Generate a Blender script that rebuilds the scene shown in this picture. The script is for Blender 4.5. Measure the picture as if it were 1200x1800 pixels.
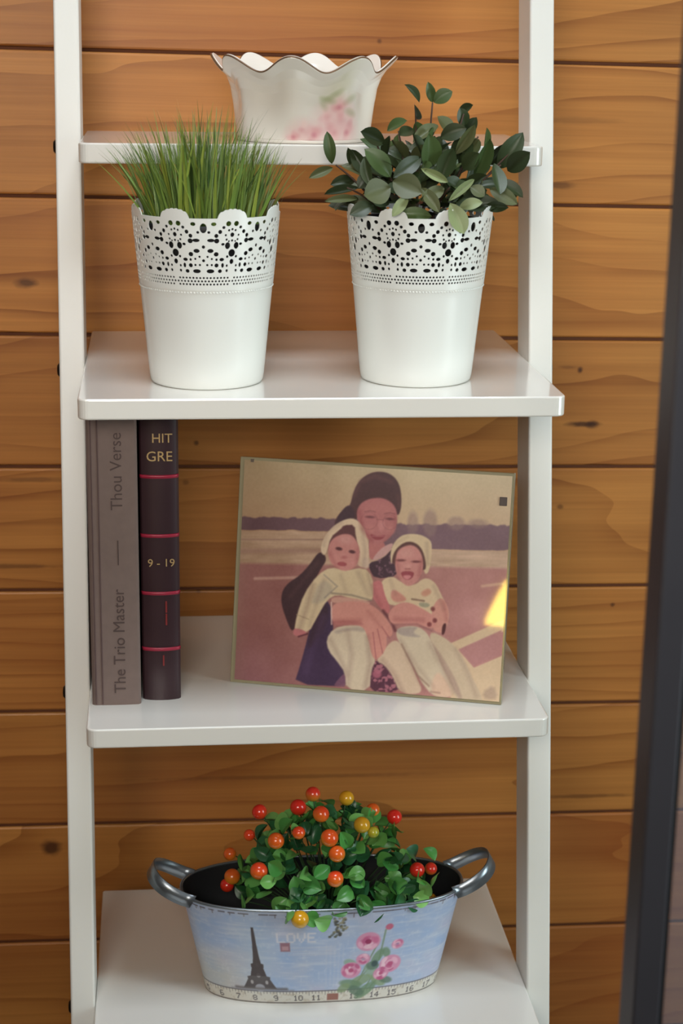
import bpy, math, random
import numpy as np
from mathutils import Vector, Matrix
from mathutils.geometry import delaunay_2d_cdt

for o in list(bpy.data.objects):
    bpy.data.objects.remove(o, do_unlink=True)
SC = bpy.context.scene
COL = SC.collection
random.seed(7)
rng = np.random.default_rng(5)
PI = math.pi

# ------------------------------------------------------------------ camera
F_PX, YAW, PITCH, ROLL = 3078.7, 0.10455, 0.27042, 0.01495
CAM = Vector((-0.13792, -1.62326, 0.30568))
FW = Vector((math.sin(YAW)*math.cos(PITCH), math.cos(YAW)*math.cos(PITCH), -math.sin(PITCH)))
_r = FW.cross(Vector((0, 0, 1))).normalized()
_u = _r.cross(FW)
RT = math.cos(ROLL)*_r + math.sin(ROLL)*_u
UP = -math.sin(ROLL)*_r + math.cos(ROLL)*_u
cam = bpy.data.cameras.new('camera')
cam.sensor_fit = 'VERTICAL'
cam.sensor_height = 36.0
cam.sensor_width = 24.0
cam.lens = F_PX/1800*36
cam.clip_start = 0.02
cam.dof.use_dof = True
cam.dof.focus_distance = 1.60
cam.dof.aperture_fstop = 8.5
cam_o = bpy.data.objects.new('camera', cam)
COL.objects.link(cam_o)
M = Matrix((RT, UP, -FW)).transposed().to_4x4()
M.translation = CAM
cam_o.matrix_world = M
SC.camera = cam_o


def ray(px, py):
    return FW + RT*((px-600)/F_PX) - UP*((py-900)/F_PX)


def at(px, py, Y):
    """point of the place seen at a photo position, at depth Y"""
    d = ray(px, py)
    return CAM + d*((Y-CAM.y)/d.y)


# ------------------------------------------------------------------ view, world, lights
SC.view_settings.view_transform = 'Standard'
SC.view_settings.look = 'None'
SC.view_settings.gamma = 1.0
SC.view_settings.exposure = 0.0
SC.view_settings.use_curve_mapping = False

world = bpy.data.worlds.new('room_fill')
SC.world = world
world.use_nodes = True
bg = world.node_tree.nodes['Background']
bg.inputs['Color'].default_value = (1.0, 0.93, 0.84, 1)
bg.inputs['Strength'].default_value = 0.05


def area(name, loc, target, sx, sy, power, color):
    l = bpy.data.lights.new(name, 'AREA')
    l.shape = 'RECTANGLE'
    l.size, l.size_y = sx, sy
    l.energy = power
    l.color = color
    o = bpy.data.objects.new(name, l)
    COL.objects.link(o)
    o.location = loc
    o.rotation_euler = (Vector(target)-Vector(loc)).to_track_quat('-Z', 'Y').to_euler()
    return o


area('ceiling_light', (0.05, -0.72, 2.00), (0.05, -0.50, -0.3), 1.0, 0.6, 32, (0.85, 0.93, 1.0))
area('window_light', (1.70, -1.20, 0.10), (0.1, 0, -0.05), 0.6, 1.2, 20, (0.82, 0.98, 0.98))
room = area('room_fill', (-0.36, -2.05, 0.60), (-0.10, 0.1, 0.02), 0.8, 0.5, 2.75, (1.0, 0.93, 0.84))  # unseen fill added front left to brighten the wall behind the boards
room.data.spread = math.radians(62)

# ------------------------------------------------------------------ helpers


def lin(c):
    return tuple(((v/255)/12.92 if v/255 <= 0.04045 else ((v/255+0.055)/1.055)**2.4) for v in c)


def empty(name, loc, label, cat, group=None, rotz=0):
    o = bpy.data.objects.new(name, None)
    o.empty_display_size = 0.02
    COL.objects.link(o)
    o.location = loc
    o.rotation_euler = (0, 0, rotz)
    o['label'] = label
    o['category'] = cat
    if group:
        o['group'] = group
    return o


def tag(o, label=None, cat=None, group=None, kind=None):
    for k, v in (('label', label), ('category', cat), ('group', group), ('kind', kind)):
        if v:
            o[k] = v
    return o


def mk_mesh(name, verts, faces, mat=None, smooth=False, cols=None):
    me = bpy.data.meshes.new(name)
    me.from_pydata([tuple(v) for v in verts], [], [tuple(f) for f in faces])
    if smooth:
        me.polygons.foreach_set('use_smooth', [True]*len(me.polygons))
    if cols is not None:
        a = me.color_attributes.new('paint', 'FLOAT_COLOR', 'POINT')
        c = np.ones((len(verts), 4), np.float32)
        c[:, :3] = cols
        a.data.foreach_set('color', c.ravel())
    if mat:
        me.materials.append(mat)
    me.update()
    return me


def link(name, me, parent=None, loc=None):
    o = bpy.data.objects.new(name, me)
    COL.objects.link(o)
    if parent:
        o.parent = parent
    if loc is not None:
        o.location = loc
    return o


def part(name, verts, faces, mat, parent=None, smooth=False, cols=None, loc=None):
    return link(name, mk_mesh(name, verts, faces, mat, smooth, cols), parent, loc)


def bevel(o, w, seg=2):
    m = o.modifiers.new('bevel', 'BEVEL')
    m.width = w
    m.segments = seg
    m.limit_method = 'ANGLE'
    m.angle_limit = math.radians(40)
    m.harden_normals = False
    return o


def box(x0, x1, y0, y1, z0, z1):
    v = [(x0, y0, z0), (x1, y0, z0), (x1, y1, z0), (x0, y1, z0), (x0, y0, z1), (x1, y0, z1), (x1, y1, z1), (x0, y1, z1)]
    f = [(0, 3, 2, 1), (4, 5, 6, 7), (0, 1, 5, 4), (1, 2, 6, 5), (2, 3, 7, 6), (3, 0, 4, 7)]
    return v, f


def tube(pts, rad, n=8, cap=True):
    """round tube along points, radius per point"""
    pts = [Vector(p) for p in pts]
    if not hasattr(rad, '__len__'):
        rad = [rad]*len(pts)
    v, f = [], []
    prev = None
    for i, p in enumerate(pts):
        t = (pts[min(i+1, len(pts)-1)]-pts[max(i-1, 0)]).normalized()
        a = prev if prev is not None else (Vector((0, 0, 1)) if abs(t.z) < 0.9 else Vector((1, 0, 0)))
        s = (a - t*a.dot(t)).normalized()
        prev = s
        b = t.cross(s)
        for k in range(n):
            an = 2*PI*k/n
            v.append(p + (s*math.cos(an)+b*math.sin(an))*rad[i])
    for i in range(len(pts)-1):
        for k in range(n):
            f.append((i*n+k, i*n+(k+1) % n, (i+1)*n+(k+1) % n, (i+1)*n+k))
    if cap:
        f.append(tuple(range(n))[::-1])
        f.append(tuple((len(pts)-1)*n+k for k in range(n)))
    return v, f


def lathe(prof, n=64, close=False):
    v, f = [], []
    m = len(prof)
    for k in range(n):
        a = 2*PI*k/n
        for r, z in prof:
            v.append((r*math.cos(a), r*math.sin(a), z))
    for k in range(n):
        k2 = (k+1) % n
        for i in range(m-1 if not close else m):
            j = (i+1) % m
            f.append((k*m+i, k2*m+i, k2*m+j, k*m+j))
    return v, f


def join(*vf):
    V, Fc = [], []
    for v, f in vf:
        b = len(V)
        V += list(v)
        Fc += [tuple(i+b for i in q) for q in f]
    return V, Fc


# ------------------------------------------------------------------ materials
def pbr(name, rgb, rough=0.5, metal=0.0, var=0.06, scale=30, bump=0.0, coat=0.0, spec=0.5, randvar=0.0, trans=0.0):
    m = bpy.data.materials.new(name)
    m.use_nodes = True
    nt = m.node_tree
    b = nt.nodes['Principled BSDF']
    b.inputs['Roughness'].default_value = rough
    b.inputs['Metallic'].default_value = metal
    b.inputs['Coat Weight'].default_value = coat
    b.inputs['Coat Roughness'].default_value = 0.05
    b.inputs['Specular IOR Level'].default_value = spec
    c = lin(rgb)
    tc = nt.nodes.new('ShaderNodeTexCoord')
    no = nt.nodes.new('ShaderNodeTexNoise')
    no.inputs['Scale'].default_value = scale
    no.inputs['Detail'].default_value = 3
    nt.links.new(tc.outputs['Object'], no.inputs['Vector'])
    mr = nt.nodes.new('ShaderNodeMapRange')
    mr.inputs['To Min'].default_value = 1-var
    mr.inputs['To Max'].default_value = 1+var
    nt.links.new(no.outputs['Fac'], mr.inputs['Value'])
    mul = nt.nodes.new('ShaderNodeMix')
    mul.data_type = 'RGBA'
    mul.blend_type = 'MULTIPLY'
    mul.inputs['Factor'].default_value = 1
    mul.inputs['A'].default_value = (*c, 1)
    nt.links.new(mr.outputs['Result'], mul.inputs['B'])
    out = mul.outputs['Result']
    if randvar:
        oi = nt.nodes.new('ShaderNodeObjectInfo')
        hs = nt.nodes.new('ShaderNodeHueSaturation')
        m1 = nt.nodes.new('ShaderNodeMapRange')
        m1.inputs['To Min'].default_value = 1-randvar
        m1.inputs['To Max'].default_value = 1+randvar
        nt.links.new(oi.outputs['Random'], m1.inputs['Value'])
        nt.links.new(m1.outputs['Result'], hs.inputs['Value'])
        m2 = nt.nodes.new('ShaderNodeMapRange')
        m2.inputs['To Min'].default_value = 0.5-randvar*0.05
        m2.inputs['To Max'].default_value = 0.5+randvar*0.05
        ws = nt.nodes.new('ShaderNodeTexWhiteNoise')
        ws.noise_dimensions = '1D'
        nt.links.new(oi.outputs['Random'], ws.inputs['W'])
        nt.links.new(ws.outputs['Value'], m2.inputs['Value'])
        nt.links.new(m2.outputs['Result'], hs.inputs['Hue'])
        nt.links.new(out, hs.inputs['Color'])
        out = hs.outputs['Color']
    nt.links.new(out, b.inputs['Base Color'])
    if bump:
        bp = nt.nodes.new('ShaderNodeBump')
        bp.inputs['Strength'].default_value = bump
        bp.inputs['Distance'].default_value = 0.001
        nt.links.new(no.outputs['Fac'], bp.inputs['Height'])
        nt.links.new(bp.outputs['Normal'], b.inputs['Normal'])
    return m


def painted(name, rough=0.5, coat=0.0, metal=0.0, spec=0.5):
    """print whose colours are stored on the mesh"""
    m = bpy.data.materials.new(name)
    m.use_nodes = True
    nt = m.node_tree
    b = nt.nodes['Principled BSDF']
    b.inputs['Roughness'].default_value = rough
    b.inputs['Metallic'].default_value = metal
    b.inputs['Coat Weight'].default_value = coat
    b.inputs['Coat Roughness'].default_value = 0.03
    b.inputs['Specular IOR Level'].default_value = spec
    a = nt.nodes.new('ShaderNodeVertexColor')
    a.layer_name = 'paint'
    nt.links.new(a.outputs['Color'], b.inputs['Base Color'])
    return m


def wood_material():
    m = bpy.data.materials.new('pine_boards')
    m.use_nodes = True
    nt = m.node_tree
    N, L = nt.nodes, nt.links
    b = N['Principled BSDF']
    b.inputs['Roughness'].default_value = 0.42
    b.inputs['Specular IOR Level'].default_value = 0.35

    def math_(op, a, c=None, d=None):
        n = N.new('ShaderNodeMath')
        n.operation = op
        for i, x in enumerate((a, c, d)):
            if x is None:
                continue
            if isinstance(x, (int, float)):
                n.inputs[i].default_value = x
            else:
                L.new(x, n.inputs[i])
        return n.outputs[0]
    tc = N.new('ShaderNodeTexCoord')
    oi = N.new('ShaderNodeObjectInfo')
    sep = N.new('ShaderNodeSeparateXYZ')
    L.new(tc.outputs['Object'], sep.inputs[0])
    rnd = oi.outputs['Random']
    x, z = sep.outputs['X'], sep.outputs['Z']

    def vec(a, c, d):
        n = N.new('ShaderNodeCombineXYZ')
        for i, q in enumerate((a, c, d)):
            if isinstance(q, (int, float)):
                n.inputs[i].default_value = q
            else:
                L.new(q, n.inputs[i])
        return n.outputs[0]

    def noise(v, scale, detail=2, rough=0.5):
        n = N.new('ShaderNodeTexNoise')
        n.inputs['Scale'].default_value = scale
        n.inputs['Detail'].default_value = detail
        n.inputs['Roughness'].default_value = rough
        L.new(v, n.inputs['Vector'])
        return n.outputs['Fac']
    off = math_('MULTIPLY', rnd, 61.7)
    big = noise(vec(math_('ADD', math_('MULTIPLY', x, 0.95), off), math_('MULTIPLY', z, 5.0), off), 1.0, 1, 0.4)
    warp = noise(vec(math_('ADD', math_('MULTIPLY', x, 5.0), off), math_('MULTIPLY', z, 14.0), math_('ADD', off, 3.0)), 1.0, 2, 0.5)
    ringv = math_('ADD', math_('ADD', math_('MULTIPLY', z, 34.0), math_('MULTIPLY', big, 11.0)), math_('MULTIPLY', warp, 0.75))
    ring = math_('POWER', math_('FRACT', ringv), 3.0)
    soft = math_('MULTIPLY', math_('SINE', math_('MULTIPLY', ringv, 6.283)), 0.12)
    fine = noise(vec(math_('ADD', math_('MULTIPLY', x, 5.0), off), math_('MULTIPLY', z, 360.0), off), 1.0, 3, 0.6)
    streak = noise(vec(math_('ADD', math_('MULTIPLY', x, 1.6), off), math_('MULTIPLY', z, 70.0), math_('ADD', off, 5.0)), 1.0, 3, 0.6)
    blot = noise(vec(math_('ADD', math_('MULTIPLY', x, 2.4), off), math_('MULTIPLY', z, 9.0), math_('ADD', off, 9.0)), 1.3, 2)
    mixn = N.new('ShaderNodeMix')
    mixn.data_type = 'RGBA'
    mixn.clamp_factor = True
    mixn.inputs['A'].default_value = (*lin((198, 132, 66)), 1)
    mixn.inputs['B'].default_value = (*lin((136, 76, 30)), 1)
    fac = math_('ADD', math_('MULTIPLY', math_('ADD', ring, soft), math_('MULTIPLY_ADD', blot, 1.1, -0.08)), math_('MULTIPLY_ADD', streak, 1.1, -0.42))
    L.new(fac, mixn.inputs['Factor'])
    # slow redder patches along a board
    red = N.new('ShaderNodeMix')
    red.data_type = 'RGBA'
    L.new(mixn.outputs['Result'], red.inputs['A'])
    red.inputs['B'].default_value = (*lin((146, 74, 36)), 1)
    blot2 = noise(vec(math_('ADD', math_('MULTIPLY', x, 1.5), off), math_('MULTIPLY', z, 3.0), math_('ADD', off, 31.0)), 1.2, 2)
    L.new(math_('MULTIPLY', math_('SUBTRACT', blot2, 0.45), 2.0), red.inputs['Factor'])
    red.clamp_factor = True
    # knots and pitch marks at their spots on the wall
    wc = N.new('ShaderNodeTexCoord')
    wc.object = WALL_REF
    ws_ = N.new('ShaderNodeSeparateXYZ')
    L.new(wc.outputs['Object'], ws_.inputs[0])
    jit = noise(vec(math_('MULTIPLY', ws_.outputs['X'], 60.0), math_('MULTIPLY', ws_.outputs['Z'], 120.0), 0.0), 1.0, 2)
    prev = red.outputs['Result']
    for kx, kz, rx, rz, st in KNOTS:
        dx = math_('DIVIDE', math_('SUBTRACT', ws_.outputs['X'], kx), rx)
        dz = math_('DIVIDE', math_('SUBTRACT', ws_.outputs['Z'], kz), rz)
        d = math_('SQRT', math_('ADD', math_('MULTIPLY', dx, dx), math_('MULTIPLY', dz, dz)))
        d = math_('ADD', d, math_('MULTIPLY_ADD', jit, 0.9, -0.45))
        k = N.new('ShaderNodeMapRange')
        k.inputs['From Min'].default_value = 1.15
        k.inputs['From Max'].default_value = 0.45
        k.inputs['To Max'].default_value = st
        L.new(d, k.inputs['Value'])
        km = N.new('ShaderNodeMix')
        km.data_type = 'RGBA'
        L.new(k.outputs['Result'], km.inputs['Factor'])
        L.new(prev, km.inputs['A'])
        km.inputs['B'].default_value = (*lin((60, 30, 20)), 1)
        prev = km.outputs['Result']
    # fine grain and board-to-board tone
    tone = math_('MULTIPLY', math_('MULTIPLY_ADD', fine, 0.30, 0.83), math_('MULTIPLY_ADD', rnd, 0.22, 0.86))
    mul = N.new('ShaderNodeMix')
    mul.data_type = 'RGBA'
    mul.blend_type = 'MULTIPLY'
    mul.inputs['Factor'].default_value = 1
    L.new(prev, mul.inputs['A'])
    L.new(tone, mul.inputs['B'])
    L.new(mul.outputs['Result'], b.inputs['Base Color'])
    bp = N.new('ShaderNodeBump')
    bp.inputs['Strength'].default_value = 0.15
    bp.inputs['Distance'].default_value = 0.0006
    L.new(fine, bp.inputs['Height'])
    L.new(bp.outputs['Normal'], b.inputs['Normal'])
    return m


WALL_REF = bpy.data.objects.new('wall_back', None)      # becomes the wall itself below
KNOTS = []
for kpx, kpy, krx, krz, kst in ((46, 503, .012, .006, .75), (1030, 740, .022, .0035, .85), (1045, 741, .008, .005, .8), (1022, 645, .0035, .004, .85), (103, 1492, .012, .010, .85),
                                (348, 780, .003, .003, .7), (660, 70, .003, .003, .6), (355, 1040, .003, .003, .5), (1000, 640, .012, .002, .35), (1010, 205, .05, .004, .25),
                                (985, 320, .018, .004, .5), (1085, 1058, .003, .003, .7), (30, 1000, .05, .003, .5), (60, 848, .04, .003, .45), (520, 1365, .16, .003, .35),
                                (1040, 1395, .06, .003, .45), (990, 886, .004, .003, .5), (330, 850, .004, .003, .4), (1060, 812, .02, .002, .4)):
    kp = at(kpx, kpy, 0.195)
    KNOTS.append((kp.x, kp.z, krx, krz, kst))
M_WOOD = None
M_BACK = pbr('wall_backing', (104, 56, 28), 0.8)
M_WHITE = pbr('white_lacquer', (232, 229, 222), 0.30, var=0.02, scale=12, coat=1.0)
M_RAIL = pbr('white_satin_paint', (230, 227, 220), 0.48, var=0.02, scale=12)
M_BOLT = pbr('bolt_dark', (38, 30, 24), 0.45, metal=0.6)
M_POT = pbr('white_enamel', (236, 238, 234), 0.24, var=0.015, scale=9)
M_INNER = pbr('black_plastic', (14, 14, 15), 0.6)
M_FLOOR = pbr('floor_wood', (74, 52, 36), 0.5, var=0.2, scale=8)
M_FRAME = pbr('dark_metal_frame', (66, 66, 74), 0.45, metal=0.3)
M_SEAL = pbr('black_seal', (10, 11, 16), 0.6)


def smoothed(pts, n=2):
    p = np.array(pts, float)
    for _ in range(n):
        q = np.roll(p, -1, 0)
        p = np.stack([p*0.75+q*0.25, p*0.25+q*0.75], 1).reshape(-1, 2)
    return p


class Canvas:
    """paints flat print onto a set of points (xy arrays in design units)"""

    def __init__(self, X, Y, base):
        self.X, self.Y = X, Y
        self.C = np.empty(X.shape+(3,), float)
        self.C[...] = base

    def _mix(self, a, rgb):
        self.C += (np.asarray(rgb, float)-self.C)*a[..., None]

    def poly(self, pts, rgb, soft=1.0, alpha=1.0, sm=2, noise=None):
        p = smoothed(pts, sm) if sm else np.array(pts, float)
        X, Y = self.X, self.Y
        lo, hi = p.min(0)-2*soft, p.max(0)+2*soft
        msk = (X > lo[0]) & (X < hi[0]) & (Y > lo[1]) & (Y < hi[1])
        x, y = X[msk], Y[msk]
        if not len(x):
            return
        inside = np.zeros(x.shape, bool)
        d = np.full(x.shape, 1e9)
        for i in range(len(p)):
            (x1, y1), (x2, y2) = p[i-1], p[i]
            c = ((y1 > y) != (y2 > y))
            if y2 != y1:
                inside ^= c & (x < (x2-x1)*(y-y1)/(y2-y1)+x1)
            ex, ey = x2-x1, y2-y1
            t = np.clip(((x-x1)*ex+(y-y1)*ey)/(ex*ex+ey*ey+1e-9), 0, 1)
            d = np.minimum(d, np.hypot(x-x1-t*ex, y-y1-t*ey))
        s = np.where(inside, d, -d)
        a = np.clip(0.5+s/(2*soft), 0, 1)*alpha
        A = np.zeros(X.shape)
        A[msk] = a
        if noise is not None:
            A *= noise
        self._mix(A, rgb)

    def ell(self, cx, cy, rx, ry, rgb, soft=1.0, alpha=1.0, rot=0.0):
        dx, dy = self.X-cx, self.Y-cy
        c, s = math.cos(rot), math.sin(rot)
        u, v = (dx*c+dy*s)/rx, (-dx*s+dy*c)/ry
        q = np.hypot(u, v)
        self._mix(np.clip(0.5+(1-q)*min(rx, ry)/(2*soft), 0, 1)*alpha, rgb)

    def ringl(self, cx, cy, r, w, rgb, alpha=1.0, soft=0.8):
        q = np.hypot(self.X-cx, self.Y-cy)
        self._mix(np.clip(0.5+(w/2-abs(q-r))/(2*soft), 0, 1)*alpha, rgb)

    def line(self, pts, w, rgb, alpha=1.0, soft=0.8):
        d = np.full(self.X.shape, 1e9)
        for (x1, y1), (x2, y2) in zip(pts[:-1], pts[1:]):
            ex, ey = x2-x1, y2-y1
            t = np.clip(((self.X-x1)*ex+(self.Y-y1)*ey)/(ex*ex+ey*ey+1e-9), 0, 1)
            d = np.minimum(d, np.hypot(self.X-x1-t*ex, self.Y-y1-t*ey))
        self._mix(np.clip(0.5+(w/2-d)/(2*soft), 0, 1)*alpha, rgb)

    def glyphs(self, text, x, y, h, rgb, alpha=1.0, slant=0.0):
        px = h/7.0
        for ch in text:
            rows = FONT.get(ch)
            if rows:
                for j, row in enumerate(rows):
                    for i in range(5):
                        if row >> (4-i) & 1:
                            self.ell(x+(i+0.5)*px, y+(j+0.5)*px, px*0.62, px*0.62, rgb, px*0.35, alpha)
            x += 6*px

    def linear(self):
        c = np.clip(self.C, 0, 255)/255
        return np.where(c <= 0.04045, c/12.92, ((c+0.055)/1.055)**2.4)


FONT = {
    '0': (14, 17, 17, 17, 17, 17, 14), '1': (4, 12, 4, 4, 4, 4, 14), '2': (14, 17, 1, 6, 8, 16, 31),
    '3': (14, 17, 1, 6, 1, 17, 14), '4': (2, 6, 10, 18, 31, 2, 2), '5': (31, 16, 30, 1, 1, 17, 14),
    '6': (14, 16, 16, 30, 17, 17, 14), '7': (31, 1, 2, 4, 4, 8, 8), '8': (14, 17, 17, 14, 17, 17, 14),
    '9': (14, 17, 17, 15, 1, 1, 14), 'L': (16, 16, 16, 16, 16, 16, 31), 'O': (14, 17, 17, 17, 17, 17, 14),
    'V': (17, 17, 17, 17, 10, 10, 4), 'E': (31, 16, 16, 30, 16, 16, 31)}


def vnoise(X, Y, sx, sy, seed, octaves=3):
    """value noise for print texture"""
    r = np.random.default_rng(seed)
    out = np.zeros(X.shape)
    amp, tot = 1.0, 0.0
    for k in range(octaves):
        g = r.random((64, 64))
        u, v = X/sx*2**k, Y/sy*2**k
        i, j = np.floor(u).astype(int), np.floor(v).astype(int)
        fu, fv = u-i, v-j
        fu, fv = fu*fu*(3-2*fu), fv*fv*(3-2*fv)
        a = g[i % 64, j % 64]*(1-fu)+g[(i+1) % 64, j % 64]*fu
        b = g[i % 64, (j+1) % 64]*(1-fu)+g[(i+1) % 64, (j+1) % 64]*fu
        out += amp*(a*(1-fv)+b*fv)
        tot += amp
        amp *= 0.5
    return out/tot


def grid_faces(nu, nv, wrap=False):
    i = np.arange(nu if wrap else nu-1)[:, None]
    j = np.arange(nv-1)[None, :]
    i2 = (i+1) % nu
    a = np.stack([i*nv+j, i2*nv+j, i2*nv+j+1, i*nv+j+1], -1)
    return a.reshape(-1, 4).tolist()


# ------------------------------------------------------------------ setting
FLOOR_Z = -1.15
bpy.data.objects.remove(WALL_REF)
wall = part('wall_back', *box(-1.6, 2.0, 0.0055, 0.06, FLOOR_Z, 1.35), M_BACK)
WALL_REF = wall
M_WOOD = wood_material()
wall['kind'] = 'structure'
wall.location = (0, 0.195, 0)
wall.rotation_euler = (0, 0.0136, 0.01196)
WP, WZ0 = 0.13991, -0.70648
adj = {0: .0038, 1: -.001, 2: -.0023, 3: -.0034, 4: -.0003, 5: -.0001, 6: .004, 7: -.0006}
joints = [WZ0+WP*(7-k)+adj.get(k, 0) for k in range(-7, 11)]
pv, pf = box(-1.6, 2.0, 0.0, 0.0053, -0.5, 0.5)
plank_me = mk_mesh('plank', pv, pf, M_WOOD)
for k in range(len(joints)-1):
    top, bot = joints[k], joints[k+1]
    if top < FLOOR_Z+0.05:
        continue
    bot = max(bot, FLOOR_Z+0.012)
    h = top-bot-0.0035
    me = plank_me.copy()
    me.transform(Matrix.Diagonal((1, 1, h, 1)))
    o = link('plank', me, wall, (0, 0, (top+bot)/2))
    bevel(o, 0.0022, 2)
fl = part('floor', *box(-2.2, 2.6, -3.4, 0.25, FLOOR_Z-0.03, FLOOR_Z), M_FLOOR)
fl['kind'] = 'structure'

# ------------------------------------------------------------------ ladder shelf
W, RW, RD, LEAN = 0.21, 0.02324, 0.05505, 0.19185
TA = math.tan(LEAN)
Z1, Z2, Z3, Z4, TH = 0.20313, 0.0, -0.3003, -0.60253, 0.01804
FRONT = {Z1: Z1*TA-0.06766, Z2: -0.16377, Z3: Z3*TA-0.1023, Z4: Z4*TA-0.135}
BACK = {Z1: Z1*TA+0.11609, Z2: 0.17926, Z3: Z3*TA+0.20599, Z4: Z4*TA+0.23356}
shelf = empty('ladder_shelf', (0, FLOOR_Z*TA, FLOOR_Z), 'white ladder shelf with four boards leaning on the timber wall', 'shelf')
OFF = Vector((0, FLOOR_Z*TA, FLOOR_Z))
ZTOP = (0.190-RD)/TA


def rail(x0, x1):
    v = []
    for z in (FLOOR_Z, ZTOP):
        y = z*TA
        v += [(x0, y, z), (x1, y, z), (x1, y+RD, z), (x0, y+RD, z)]
    v = [Vector(q)-OFF for q in v]
    f = [(0, 3, 2, 1), (4, 5, 6, 7), (0, 1, 5, 4), (1, 2, 6, 5), (2, 3, 7, 6), (3, 0, 4, 7)]
    return v, f


def rounded_board(x0, x1, y0, y1, z0, z1, r=0.009, n=6):
    out = []
    for cx, cy, a0, rr in ((x1-r, y0+r, -90, r), (x1-.003, y1-.003, 0, .003), (x0+.003, y1-.003, 90, .003), (x0+r, y0+r, 180, r)):
        for k in range(n+1):
            a = math.radians(a0+90*k/n)
            out.append((cx+rr*math.cos(a), cy+rr*math.sin(a)))
    m = len(out)
    v = [(x, y, z0) for x, y in out]+[(x, y, z1) for x, y in out]
    f = [tuple(range(m))[::-1], tuple(range(m, 2*m))]
    f += [(i, (i+1) % m, m+(i+1) % m, m+i) for i in range(m)]
    return v, f


for s in (-1, 1):
    x0, x1 = (-W-RW, -W) if s < 0 else (W, W+RW)
    r = bevel(part('rail', *rail(x0, x1), M_RAIL, shelf), 0.0022, 3)
    for z in (Z1, Z2, Z3, Z4):
        prof = [(0.0001, 0.0032), (0.0045, 0.0028), (0.0062, 0.0014), (0.0066, 0)]
        v, f = lathe(prof, 20)
        xx = x0 if s < 0 else x1
        v = [Vector((xx+s*q[2], (z-.009)*TA+RD*0.32+q[0], z-0.009+q[1]))-OFF for q in v]
        part('bolt', v, f, M_BOLT, r, True)
for z in (Z1, Z2, Z3, Z4):
    v, f = rounded_board(-W+.0002, W-.0002, FRONT[z], BACK[z], z-TH, z)
    bevel(part('shelf_board', [Vector(q)-OFF for q in v], f, M_WHITE, shelf), 0.0016, 3)

# ------------------------------------------------------------------ lace flower pots
POT_H, R0, R1 = 0.150, 0.0500, 0.0642


def pot_r(z):
    return R0+(R1-R0)*z/POT_H


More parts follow.
